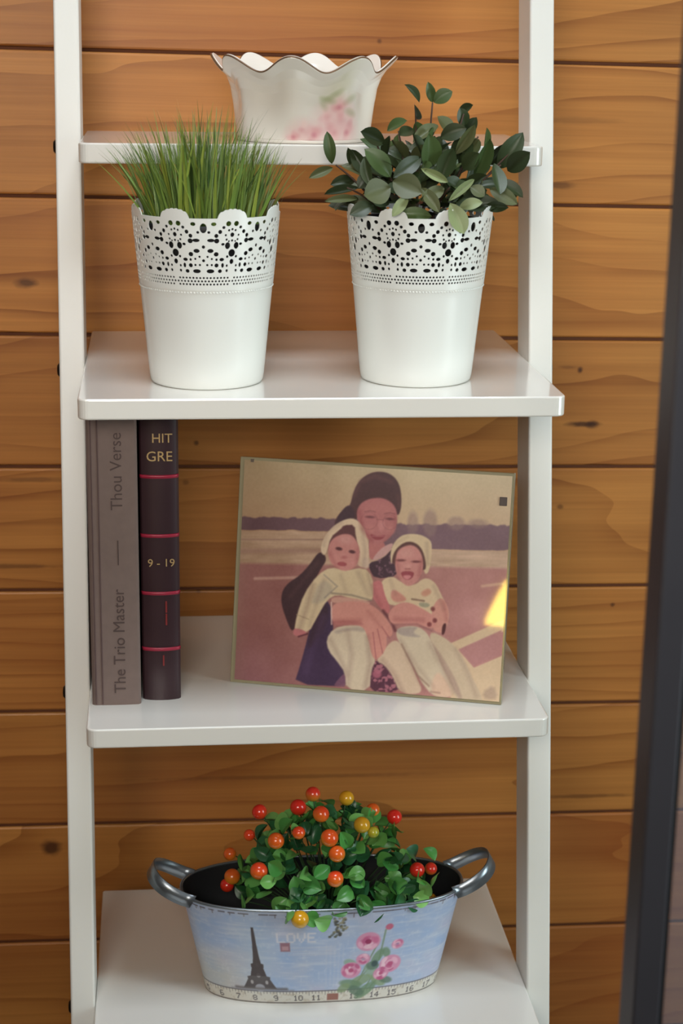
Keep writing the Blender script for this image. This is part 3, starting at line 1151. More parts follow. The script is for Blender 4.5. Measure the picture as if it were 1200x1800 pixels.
def paint_print(cv, X, Y):
    P, E_, L = cv.poly, cv.ell, cv.line
    n1 = vnoise(X, Y, 40, 40, 11)
    n2 = vnoise(X, Y, 5, 5, 12, 2)
    n3 = vnoise(X, Y, 60, 8, 13)
    # sky
    k = np.clip((X-400)/330, 0, 1)[..., None]
    cv.C[...] = np.array((158, 134, 98))*(1-k)+np.array((208, 190, 154))*k
    cv.C += ((Y-860)[..., None]/90)*np.array((2, -8, -6))
    # far shore and trees
    yt = 908+6*vnoise(X, Y*0, 12, 1, 21)+np.where(X > 690, 8, 0)
    yb = np.where(X < 640, 934, 964)+4*vnoise(X, Y*0, 25, 1, 22)
    a = np.clip((Y-yt)/3, 0, 1)*np.clip((yb-Y)/2, 0, 1)
    tree = np.array((88, 62, 66))*(1-k)+np.array((124, 98, 108))*k
    cv.C += (tree-cv.C)*a[..., None]
    for x, w, h in ((720, 10, 20), (752, 13, 24), (800, 16, 12), (840, 18, 8)):
        E_(x, 918, w, h, (152, 128, 122), 3, .55)
    # strips of ground
    a = np.clip((Y-yb)/2, 0, 1)
    gr = (np.array((166, 138, 108))*(1-k)+np.array((204, 176, 150))*k)+((n3-.5)*44)[..., None]
    cv.C += (gr-cv.C)*a[..., None]
    L([(410, 952), (570, 950)], 3, (138, 108, 94), .6)
    L([(410, 972), (560, 970)], 8, (150, 116, 102), .6, 3)
    yr = 992+(X-640)*0.008
    a = np.clip((Y-yr)/6, 0, 1)
    kk = np.clip((X-400)/420, 0, 1)[..., None]
    road = np.array((138, 92, 84))*(1-kk)+np.array((190, 138, 132))*kk+((n1-.5)*16)[..., None]
    cv.C += (road-cv.C)*a[..., None]
    L([(436, 1020), (520, 1017)], 5, (192, 156, 138), .8, 1.5)
    L([(848, 1029), (886, 1024)], 5, (216, 178, 152), .8, 1.5)
    a = np.clip((Y-1090)/110, 0, 1)*np.clip((560-X)/120, 0, 1)*0.4
    cv._mix(a, (150, 108, 124))
    # bench at the right
    P([(772, 1138), (892, 1086), (898, 1104), (806, 1142), (834, 1172), (892, 1148), (892, 1240), (800, 1240), (770, 1180)], (216, 192, 156), 1.2, 1, 0)
    P([(806, 1140), (884, 1106), (882, 1148), (833, 1170)], (184, 134, 130), 1.2, 1, 0)
    P([(848, 1216), (870, 1200), (878, 1226), (856, 1228)], (176, 154, 132), 3, .8, 1)
    # woman: hair
    P([(604, 893), (610, 868), (617, 850), (630, 836), (648, 828), (668, 828), (684, 835), (695, 850), (699, 872), (698, 896), (692, 908), (680, 890), (640, 890), (625, 905), (612, 918), (596, 920), (580, 928), (576, 920), (586, 902)], (74, 46, 50), 1.2)
    P([(584, 905), (604, 884), (616, 905), (606, 918), (578, 930)], (62, 40, 52), 1.2)
    # face and neck
    P([(640, 940), (668, 950), (672, 972), (652, 984), (640, 984)], (186, 118, 114), 1.2)
    P([(664, 962), (688, 952), (676, 974), (652, 986), (646, 984)], (206, 164, 158), 1)
    P([(616, 905), (622, 886), (640, 876), (664, 874), (684, 884), (692, 902), (690, 928), (680, 944), (664, 956), (650, 957), (636, 946), (624, 930)], (184, 118, 116), 1.5)
    P([(630, 890), (654, 880), (680, 890), (680, 902), (652, 900), (632, 906)], (192, 126, 122), 3, .7)
    E_(663, 924, 6, 10, (206, 142, 138), 2.5, .8)
    E_(640, 930, 9, 8, (196, 130, 124), 4, .7)
    E_(680, 930, 7, 8, (200, 136, 130), 4, .7)
    for x, y in ((642, 909), (678, 912)):
        E_(x, y, 8, 2.2, (112, 62, 68), 1.2, .9, .05)
        L([(x-10, y-9), (x, y-11), (x+9, y-9)], 2.0, (128, 76, 78), .6, 1.2)
    for x, y, r in ((640, 916, 15), (678, 918, 13)):
        cv.ringl(x, y, r, 1.3, (150, 92, 92), .55)
    L([(654, 913), (666, 914)], 1.4, (140, 84, 86), .7)
    P([(640, 938), (655, 943), (672, 940), (664, 949), (650, 950)], (148, 66, 74), 1.2)
    L([(646, 943), (668, 943)], 1.3, (206, 150, 146), .6)
    # dress: top, sleeve, skirt
    P([(640, 990), (664, 984), (688, 960), (696, 985), (694, 1014), (652, 1018), (642, 1002)], (62, 40, 56), 1, 1, 1)
    P([(650, 985), (690, 970), (694, 1012), (655, 1015)], (128, 96, 112), 1, .8, 1, np.clip((n2-.5)*6, 0, 1))
    P([(552, 968), (566, 984), (552, 1004), (536, 1040), (520, 1080), (506, 1116), (494, 1092), (484, 1064), (484, 1044), (494, 1028), (516, 1014), (534, 994)], (60, 38, 44), 1.2)
    P([(556, 1056), (572, 1060), (580, 1100), (572, 1130), (584, 1156), (602, 1178), (608, 1206), (510, 1202), (520, 1170), (532, 1124), (540, 1090)], (62, 46, 76), 1.2, 1, 1)
    P([(540, 1090), (560, 1058), (572, 1070), (560, 1110), (530, 1150)], (54, 34, 50), 4, .8)
    P([(586, 1196), (602, 1180), (606, 1206), (580, 1206)], (120, 84, 104), 1, .9, 1)
    P([(642, 1164), (668, 1160), (692, 1190), (700, 1216), (640, 1214)], (86, 50, 68), 1, 1, 1)
    P([(642, 1164), (668, 1160), (692, 1190), (700, 1216), (640, 1214)], (178, 116, 128), 1, .9, 1, np.clip((n2-.52)*7, 0, 1))
    E_(658, 1184, 8, 7, (176, 104, 120), 2, .9)
    # ---- second child (right): trousers, jumper, hood, face
    P([(748, 1106), (786, 1122), (812, 1150), (828, 1184), (846, 1216), (852, 1234), (802, 1232), (786, 1190), (764, 1152)], (206, 188, 158), 1.4)
    P([(752, 1122), (775, 1150), (800, 1190), (815, 1228), (806, 1228), (786, 1190), (764, 1154)], (170, 146, 130), 2, .7)
    P([(688, 1106), (720, 1098), (748, 1108), (764, 1146), (782, 1184), (800, 1222), (762, 1224), (738, 1198), (722, 1168), (700, 1136)], (210, 196, 168), 1.4)
    P([(688, 1104), (735, 1100), (720, 1112), (742, 1120), (700, 1118)], (160, 148, 142), 2, .7)
    P([(764, 1176), (784, 1192), (800, 1226), (752, 1220)], (222, 188, 160), 3, .8)
    L([(756, 1214), (772, 1216)], 3, (150, 116, 104), .6, 1.5)
    P([(664, 1020), (684, 1012), (700, 1024), (724, 1030), (742, 1014), (762, 1022), (774, 1046), (788, 1072), (786, 1098), (770, 1110), (748, 1076), (700, 1066), (672, 1062), (662, 1040)], (222, 200, 164), 1.2)
    P([(684, 1034), (704, 1046), (712, 1056), (690, 1060), (680, 1050)], (206, 140, 126), 2, .9)
    P([(734, 1042), (750, 1032), (757, 1042), (742, 1050)], (206, 150, 126), 2, .9)
    P([(644, 1026), (664, 1018), (670, 1046), (682, 1070), (676, 1082), (656, 1062), (646, 1046)], (200, 122, 122), 1.2)
    L([(720, 1053), (742, 1056)], 3.5, (134, 110, 92), .8)
    P([(732, 1058), (754, 1060), (750, 1068), (734, 1066)], (160, 160, 134), 1.2, .9)
    L([(668, 1074), (684, 1094), (690, 1108)], 5, (96, 50, 58), .8, 2)
    P([(680, 990), (680, 966), (690, 948), (706, 938), (732, 938), (750, 946), (756, 956), (754, 985), (750, 1006), (742, 1010), (736, 970), (716, 952), (692, 964), (684, 990)], (222, 202, 164), 1.2)
    P([(682, 996), (684, 974), (696, 958), (714, 950), (732, 957), (742, 974), (746, 1000), (738, 1002)], (92, 58, 56), 1.2)
    P([(688, 990), (692, 968), (708, 958), (724, 958), (737, 972), (741, 996), (734, 1016), (722, 1028), (711, 1031), (699, 1022), (690, 1006)], (208, 146, 138), 1.4)
    E_(708, 972, 12, 8, (216, 160, 150), 4, .8)
    E_(712, 995, 6, 4, (222, 164, 154), 2, .8)
    for x, y in ((699, 985), (727, 987)):
        E_(x, y, 8, 2.2, (118, 64, 66), 1, .95)
    L([(707, 1000), (716, 1000)], 1.8, (156, 90, 92), .8)
    P([(697, 1004), (724, 1004), (722, 1014), (714, 1020), (704, 1018)], (158, 74, 84), 1)
    P([(702, 1011), (720, 1011), (714, 1019), (706, 1018)], (222, 152, 152), 1.2, .9)
    # right arm of the second child and the arm around it
    P([(756, 1066), (774, 1046), (788, 1070), (786, 1096), (776, 1114), (756, 1106)], (214, 156, 140), 1.2)
    P([(676, 1078), (694, 1060), (716, 1058), (748, 1074), (766, 1086), (762, 1106), (732, 1098), (694, 1100), (680, 1094)], (212, 150, 138), 1.3)
    L([(684, 1098), (730, 1097), (756, 1108)], 3, (140, 92, 92), .6, 1.5)
    for x, y in ((758, 1070), (762, 1090), (752, 1097)):
        E_(x, y, 4, 4, (112, 48, 54), 1.5, .8)
    P([(776, 1096), (784, 1094), (780, 1114), (774, 1116)], (80, 40, 46), 1)
    # ---- first child (left): legs
    P([(688, 1122), (704, 1134), (718, 1160), (728, 1186), (744, 1218), (700, 1218), (688, 1190), (672, 1168), (656, 1162), (666, 1146)], (212, 190, 162), 1.4)
    L([(702, 1132), (716, 1158), (732, 1186), (752, 1204)], 3, (126, 98, 84), .6, 1.5)
    P([(566, 1124), (578, 1106), (606, 1098), (634, 1100), (646, 1128), (656, 1160), (648, 1176), (645, 1214), (603, 1210), (601, 1182), (586, 1162), (570, 1144)], (214, 200, 172), 1.4, 1, 1)
    P([(578, 1108), (632, 1100), (640, 1112), (606, 1108), (584, 1116)], (170, 156, 144), 2.5, .7)
    # jumper with sleeve
    P([(548, 1012), (572, 998), (600, 1004), (632, 998), (648, 1014), (650, 1046), (646, 1058), (612, 1054), (584, 1046), (566, 1056), (550, 1084), (534, 1114), (508, 1112), (512, 1084), (524, 1046)], (214, 196, 158), 1.3, 1, 1)
    P([(556, 1016), (580, 1034), (564, 1056), (546, 1064), (536, 1060)], (178, 168, 146), 3, .7)
    L([(560, 1012), (584, 1032), (562, 1052)], 2.2, (140, 132, 124), .7, 1.2)
    L([(574, 1044), (610, 1047), (646, 1056)], 3, (140, 128, 112), .8, 1.4)
    L([(512, 1082), (534, 1090)], 1.8, (168, 148, 116), .7)
    P([(576, 1048), (640, 1056), (646, 1064), (612, 1060), (572, 1062)], (206, 160, 142), 1.2)
    P([(507, 1104), (530, 1110), (530, 1118), (506, 1120)], (190, 118, 118), 1.2)
    L([(516, 1120), (532, 1115)], 3, (80, 34, 46), .8)
    # hood and face
    P([(552, 972), (556, 950), (572, 928), (594, 914), (614, 911), (630, 926), (639, 952), (641, 984), (632, 1002), (616, 990), (616, 940), (590, 928), (570, 948), (562, 980)], (222, 200, 168), 1.2)
    P([(565, 976), (570, 946), (588, 932), (594, 924), (614, 923), (616, 944), (626, 980), (600, 990)], (94, 56, 58), 1.2, 1, 1)
    P([(566, 962), (574, 948), (590, 940), (608, 940), (620, 954), (625, 976), (618, 996), (606, 1004), (592, 1005), (576, 996), (567, 982)], (202, 140, 132), 1.4)
    E_(598, 950, 12, 8, (210, 156, 146), 4, .8)
    E_(578, 985, 7, 7, (212, 150, 140), 4, .7)
    E_(612, 990, 6, 6, (208, 146, 138), 4, .7)
    for x, y in ((586, 966), (610, 971)):
        E_(x, y, 6, 3, (84, 44, 50), 1, .95, .15)
    E_(596, 981, 5, 2.5, (176, 100, 100), 1.5, .8)
    P([(582, 991), (592, 988), (602, 992), (598, 997), (586, 996)], (164, 82, 86), 1)
    P([(628, 982), (640, 980), (642, 1000), (630, 1000)], (214, 192, 168), 2)
    # forearm and hand across the first child
    P([(572, 1064), (600, 1058), (634, 1058), (658, 1070), (676, 1090), (686, 1106), (684, 1120), (674, 1116), (676, 1134), (668, 1150), (656, 1160), (648, 1152), (642, 1124), (632, 1100), (604, 1098), (576, 1100)], (212, 150, 136), 1.3)
    P([(576, 1090), (630, 1094), (634, 1100), (604, 1100), (576, 1102)], (184, 118, 112), 2, .7)
    for pts in ([(650, 1112), (656, 1156)], [(658, 1106), (668, 1148)], [(666, 1102), (680, 1122)]):
        L(pts, 2, (164, 96, 98), .7, 1)
    L([(574, 1060), (575, 1098)], 2.5, (232, 204, 190), .8)
    # folds and modelling of the picture
    sh = (120, 92, 84)
    for pts, w, al in (([(604, 1110), (612, 1150), (606, 1205)], 8, .22), ([(640, 1120), (646, 1165), (638, 1205)], 9, .28), ([(574, 1125), (590, 1155), (604, 1185)], 7, .25),
                       ([(668, 1160), (690, 1185), (706, 1216)], 8, .25), ([(712, 1150), (728, 1185), (745, 1212)], 6, .25), ([(700, 1125), (730, 1170), (760, 1205)], 6, .2),
                       ([(752, 1130), (778, 1175), (796, 1215)], 7, .22), ([(800, 1140), (822, 1180), (838, 1220)], 8, .2), ([(540, 1030), (530, 1070), (518, 1105)], 9, .3),
                       ([(560, 1020), (548, 1060), (536, 1100)], 5, .22), ([(590, 1012), (600, 1040)], 6, .18), ([(622, 1008), (640, 1045)], 8, .22), ([(640, 1010), (648, 1045)], 5, .3),
                       ([(680, 1020), (690, 1045)], 5, .22), ([(760, 1030), (778, 1070)], 6, .22), ([(628, 930), (634, 970), (630, 996)], 6, .25), ([(558, 960), (566, 935), (590, 920)], 4, .22),
                       ([(746, 955), (748, 990)], 5, .3), ([(690, 955), (710, 943)], 4, .15)):
        L(pts, w, sh, al, 4)
    for pts, w, al in (([(622, 900), (628, 930), (645, 950)], 7, .4), ([(688, 905), (686, 930), (670, 950)], 5, .25), ([(570, 975), (582, 998)], 6, .3), ([(620, 965), (620, 990)], 5, .3),
                       ([(692, 985), (696, 1015)], 5, .3), ([(737, 985), (732, 1012)], 5, .35), ([(580, 1094), (625, 1092)], 7, .3), ([(640, 1075), (662, 1100)], 5, .2),
                       ([(690, 1088), (740, 1090)], 7, .3), ([(778, 1060), (784, 1090)], 5, .3), ([(648, 1030), (662, 1065)], 5, .3)):
        L(pts, w, (140, 66, 70), al, 4)
    for pts, w in (([(624, 846), (650, 836), (680, 846)], 6), ([(612, 872), (620, 855)], 5), ([(692, 870), (694, 890)], 4)):
        L(pts, w, (104, 70, 70), .5, 4)
    L([(530, 1180), (545, 1130), (560, 1085)], 9, (84, 66, 100), .45, 5)
    L([(500, 1050), (525, 1020), (548, 990)], 6, (86, 60, 62), .45, 4)
    cv.C += ((vnoise(X, Y, 3, 3, 41, 2)-.5)*10)[..., None]
    cv.C += ((vnoise(X, Y, 40, 40, 42, 2)-.5)*12)[..., None]
    cv.C += np.array((4, -3, -1))
    cv._mix(np.clip((430-X)/40, 0, 1)*.25, (150, 130, 110))


photo_block()

# ------------------------------------------------------------------ oval tin planter
BC = Vector((0.0100, -0.0860, Z4))
BHt = 0.1065


def oval(a, b, n, exp=2.6):
    """points of a rounded oval, equally spaced, starting at the middle of the back, running so that the front is centred"""
    tt = np.linspace(0, 2*PI, 4001)
    c, s = np.cos(tt-PI/2), np.sin(tt-PI/2)
    # stadium with slightly swollen long sides
    r = min(a, b)
    x = np.sign(c)*np.abs(c)**(2/exp)*a
    y = np.sign(s)*np.abs(s)**(2/2.25)*b
    d = np.concatenate([[0], np.cumsum(np.hypot(np.diff(x), np.diff(y)))])
    q = np.linspace(0, d[-1], n, endpoint=False)
    return np.interp(q, d, x), np.interp(q, d, y), d[-1]


def planter():
    t = empty('tin_planter', BC, 'oval pale blue tin planter printed with tower and roses', 'planter')
    NU, NV = 900, 150
    A0, B0, A1, B1 = 0.1140, 0.0420, 0.1365, 0.0562
    x0, y0, per0 = oval(A0, B0, NU)
    x1, y1, per1 = oval(A1, B1, NU)
    # roll so that index 0 lies at the back
    sh = NU//2
    x0, y0, x1, y1 = (np.roll(q, sh) for q in (x0, y0, x1, y1))
    tv = np.linspace(0, 1, NV)
    X = x0[:, None]*(1-tv)+x1[:, None]*tv
    Y = y0[:, None]*(1-tv)+y1[:, None]*tv
    Z = np.tile(tv*BHt, (NU, 1))
    P = np.stack([X, Y, Z], -1).reshape(-1, 3)
    s = (np.arange(NU)/NU-0.5)*0.5*(per0+per1)*1000          # mm along the wall, 0 at the front middle
    SS = np.tile(s[:, None], (1, NV))
    TT = np.tile((1-tv)[None, :]*BHt*1000, (NU, 1))           # mm down from the rim
    cv = Canvas(SS, TT, (178, 190, 216))
    n = vnoise(SS+400, TT, 26, 18, 31)
    n2 = vnoise(SS+400, TT, 18, 2.2, 32)
    n3 = vnoise(SS+400, TT, 3, 3, 33, 2)
    cv._mix(np.clip((n-.42)*2.2, 0, 1)*.75, (150, 178, 222))
    cv._mix(np.clip((n2-.5)*3, 0, 1)*.5, (214, 218, 230))
    cv._mix(np.clip((.46-n)*3, 0, 1)*.55, (190, 186, 214))
    cv._mix(np.clip((-60-SS)/40, 0, 1)*.55*np.clip((TT-40)/40, 0, 1), (206, 198, 178))
    cv._mix(np.clip((n3-.6)*3, 0, 1)*.25, (230, 232, 238))
    # dark scratched line under the rim
    for q in range(-230, 231, 9):
        if random.random() < .8:
            w = random.uniform(4, 9)
            cv.line([(q, 4.5), (q+w, 4.5)], 1.4, (92, 84, 92), random.uniform(.5, .95), .4)
            if random.random() < .5:
                x = q+random.uniform(0, w)
                cv.line([(x, 4.5), (x, 4.5+random.uniform(2, 5))], 1.0, (110, 98, 104), .7, .4)
    # measuring tape along the foot
    a = np.clip((TT-92.5)/.8, 0, 1)
    cv._mix(a*.9, (222, 216, 204))
    cv._mix(a*np.clip((n3-.55)*4, 0, 1)*.6, (188, 176, 160))
    cv.line([(-300, 92.3), (300, 92.3)], 1.1, (88, 80, 84), .85, .4)
    cv.line([(-300, 105.4), (300, 105.4)], 1.4, (96, 88, 88), .8, .4)
    for i in range(-70, 71):
        x = i*3.36
        cv.line([(x, 93), (x, 95.2 if i % 5 else 97)], .6, (96, 90, 92), .7, .3)
    for x, tx in ((-150, '4'), (-130, '5'), (-111, '6'), (-92, '7'), (-74, '8'), (-52, '9'), (-29, '10'), (-10, '11'), (30, '13'), (52, '14'), (71, '15'), (92, '16'), (113, '17'), (132, '18')):
        cv.glyphs(tx, x-2.2*len(tx), 97, 6.2, (78, 72, 78), .85)
    cv.poly([(2, 96), (14, 96), (14, 103.5), (2, 103.5)], (150, 98, 88), .5, .9, 0)
    # iron tower
    tw = (74, 64, 66)
    cx = -67.0
    prof = [(18, 1.2), (36, 2.0), (52, 3.2), (60, 4.5), (61, 7.0), (64, 7.0), (66, 6.6), (75, 9.2), (76, 13.2), (79, 13.0), (84, 16.0), (90, 20)]
    prof = [(y*0.97+2, w*0.86) for y, w in prof]
    cv.poly([(cx-w, y) for y, w in prof]+[(cx+w, y) for y, w in prof[::-1]], tw, .5, .95, 0)
    cv.ell(cx, 88.5, 5.0, 4.5, (176, 176, 190), .6, .85)
    for s_ in (-1, 1):
        cv.ell(cx+s_*7.5, 82, 1.5, 2.2, (196, 190, 192), .5, .8)
    cv.ell(cx, 74, 2.0, 2.4, (170, 164, 168), .5, .8)
    cv.ell(cx, 62, 1.6, 2.2, (130, 120, 124), .5, .6)
    cv.line([(cx-25, 89.5), (cx+27, 89.5)], 3.0, (104, 96, 96), .8, 1.2)
    cv.line([(cx-30, 91), (cx+34, 91)], 1.4, (140, 138, 146), .7, 1)
    cv.ell(cx, 45, 16, 40, (196, 208, 206), 12, .25)
    cv.poly([(cx-w, y) for y, w in prof[:8]]+[(cx+w, y) for y, w in prof[:8][::-1]], tw, .5, .8, 0)
    # writing and stamp
    cv.glyphs('LOVE', -46, 25, 11, (224, 220, 228), .75)
    for y in (42, 46, 50):
        cv.line([(-36, y), (8, y)], .8, (206, 206, 220), .5, .6)
    cv.poly([(-43, 36), (-34, 36), (-34, 46), (-43, 46)], (150, 100, 112), .6, .85, 0)
    cv.poly([(-41.5, 40), (-35.5, 40), (-35.5, 44.5), (-41.5, 44.5)], (196, 160, 168), .6, .8, 0)
    for x in (0, 4, 8, 12, 16):
        cv.line([(x, 40), (x+.5, 86)], .8, (204, 206, 220), .35, .8)
    # old postmark
    for y in range(0, 26, 2):
        r_ = random.Random(y)
        for k in range(4):
            q = 8+y*1.1
            cv.ell(14-abs(13-y)*.4+r_.uniform(-6, 4)+(13-y)*.25, 10+y*.85, 1.3, 1.2, r_.choice([(72, 70, 66), (150, 142, 110), (92, 96, 84)]), .6, .75)

    # rose bouquet
    cv.X = cv.X+14.0
    def leaf(x, y, l, w, a_, c=(110, 140, 112), al=.8):
        cv.ell(x, y, l*1.2, w*1.25, c, .8, al, a_)

    for x1_, y1_, x2_, y2_ in ((46, 88, 62, 42), (60, 92, 80, 62), (40, 92, 56, 70), (66, 60, 68, 26), (54, 96, 66, 66)):
        cv.line([(x1_, y1_), (x2_, y2_)], 1.6, (120, 142, 112), .8, .6)
    for x, y, l, w, a_ in ((60, 74, 9, 4, .9), (50, 82, 9, 4.5, -.4), (40, 86, 10, 4, .2), (68, 84, 8, 4, .6), (64, 56, 8, 3.5, -1.1), (38, 62, 6, 3.5, .5),
                           (72, 52, 5, 3, 1.2), (56, 94, 11, 4.5, -.7), (46, 94, 8, 4, .5), (33, 90, 6, 3.5, -.6), (60, 66, 5, 4, 0), (76, 84, 6, 3, .3), (52, 36, 5, 2.5, .4)):
        leaf(x, y, l, w, a_, random.choice([(112, 142, 112), (134, 156, 118), (96, 122, 104), (146, 172, 150)]))

    def rose(x, y, r, seed, dark=(186, 84, 126)):
        q = random.Random(seed)
        cv.ell(x, y, r, r*.92, (216, 148, 180), .8, .95)
        for k in range(10):
            a_ = q.uniform(0, 2*PI)
            d = q.uniform(.25, .8)*r
            cv.ell(x+d*math.cos(a_), y+d*math.sin(a_), r*.34, r*.2, q.choice([(232, 180, 204), (204, 112, 152), (190, 92, 136), (238, 200, 216)]), .6, .85, a_+PI/2)
        cv.ell(x, y, r*.26, r*.24, dark, .6, .9)
    rose(53, 38, 11.5, 1, (150, 44, 90))
    rose(39, 70, 10.0, 2)
    rose(78, 66, 11.0, 3)
    rose(70, 76, 8.0, 4)
    rose(82, 44, 6.0, 5, (170, 130, 170))
    rose(50, 58, 7.0, 6, (180, 150, 180))
    cv.ell(71, 23, 3.6, 3.4, (198, 96, 122), .7, .9)
    cv.ell(62, 64, 3.2, 3.6, (60, 80, 84), .8, .8)
    cv.X = SS
    cols = cv.linear().reshape(-1, 3)
    o = part('printed_wall', P, grid_faces(NU, NV, True), painted('tin_print', 0.42, spec=0.4), t, True, cols)
    # inside, bottom, rolled rim
    M_TIN = pbr('galvanised_tin', (150, 158, 166), 0.32, metal=0.85, var=0.15, scale=40)
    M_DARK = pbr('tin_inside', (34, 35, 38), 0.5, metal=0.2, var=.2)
    k = 6
    xi0, yi0, xi1, yi1 = x0[::k], y0[::k], x1[::k], y1[::k]
    n_ = len(xi0)
    ins = 0.0012
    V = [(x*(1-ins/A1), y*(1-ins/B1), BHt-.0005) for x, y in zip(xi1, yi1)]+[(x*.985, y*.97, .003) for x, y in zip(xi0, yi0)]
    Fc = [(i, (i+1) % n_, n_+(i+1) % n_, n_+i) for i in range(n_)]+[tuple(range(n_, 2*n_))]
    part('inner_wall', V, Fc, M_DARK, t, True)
    part('base_plate', [(x, y, 0.0006) for x, y in zip(xi0, yi0)], [tuple(range(n_))[::-1]], M_TIN, t)
    pts = [Vector((x, y, BHt)) for x, y in zip(xi1, yi1)]
    v, f = tube(pts, 0.0016, 8, False)
    f += [((n_-1)*8+q, (n_-1)*8+(q+1) % 8, (q+1) % 8, q) for q in range(8)]
    part('rolled_rim', v, f, M_TIN, t, True)
    # bent strap handles at both ends
    for sgn in (-1, 1):
        V, Fc = [], []
        n = 28
        wv = 0.0105
        for i in range(n+1):
            q = i/n
            a_ = PI*(q-0.5)
            # a loop that leaves the rim at front and back of the end and rises outwards
            yy = 0.027*math.sin(a_)*(1.0+.15*math.cos(a_))
            xo = 0.002+0.033*math.cos(a_)**0.75
            zz_ = 0.006+0.023*math.cos(a_)**0.9
            ye = min(abs(yy), .045)
            xe = A1*(1-(ye/B1)**2.25)**(1/2.6)
            xb = xe*(1-math.cos(a_)**.5)+(A1-.004)*math.cos(a_)**.5
            c = Vector((sgn*(xb+xo-.002), yy, BHt+zz_-.008))
            nrm = Vector((sgn*math.cos(a_), math.sin(a_)*.8, 0)).normalized()
            upv = (Vector((0, 0, 1))+Vector((-sgn*.55, 0, 0))).normalized()
            for du, dn in ((-1, -.0006), (1, -.0006), (1, .0006), (-1, .0006)):
                V.append(c+upv*du*wv*.5*1.3+nrm*dn)
        for i in range(n):
            b = i*4
            for q in range(4):
                Fc.append((b+q, b+(q+1) % 4, b+4+(q+1) % 4, b+4+q))
        Fc += [(0, 1, 2, 3), tuple(n*4+q for q in (3, 2, 1, 0))]
        part('handle', V, Fc, M_TIN, t, True)


planter()

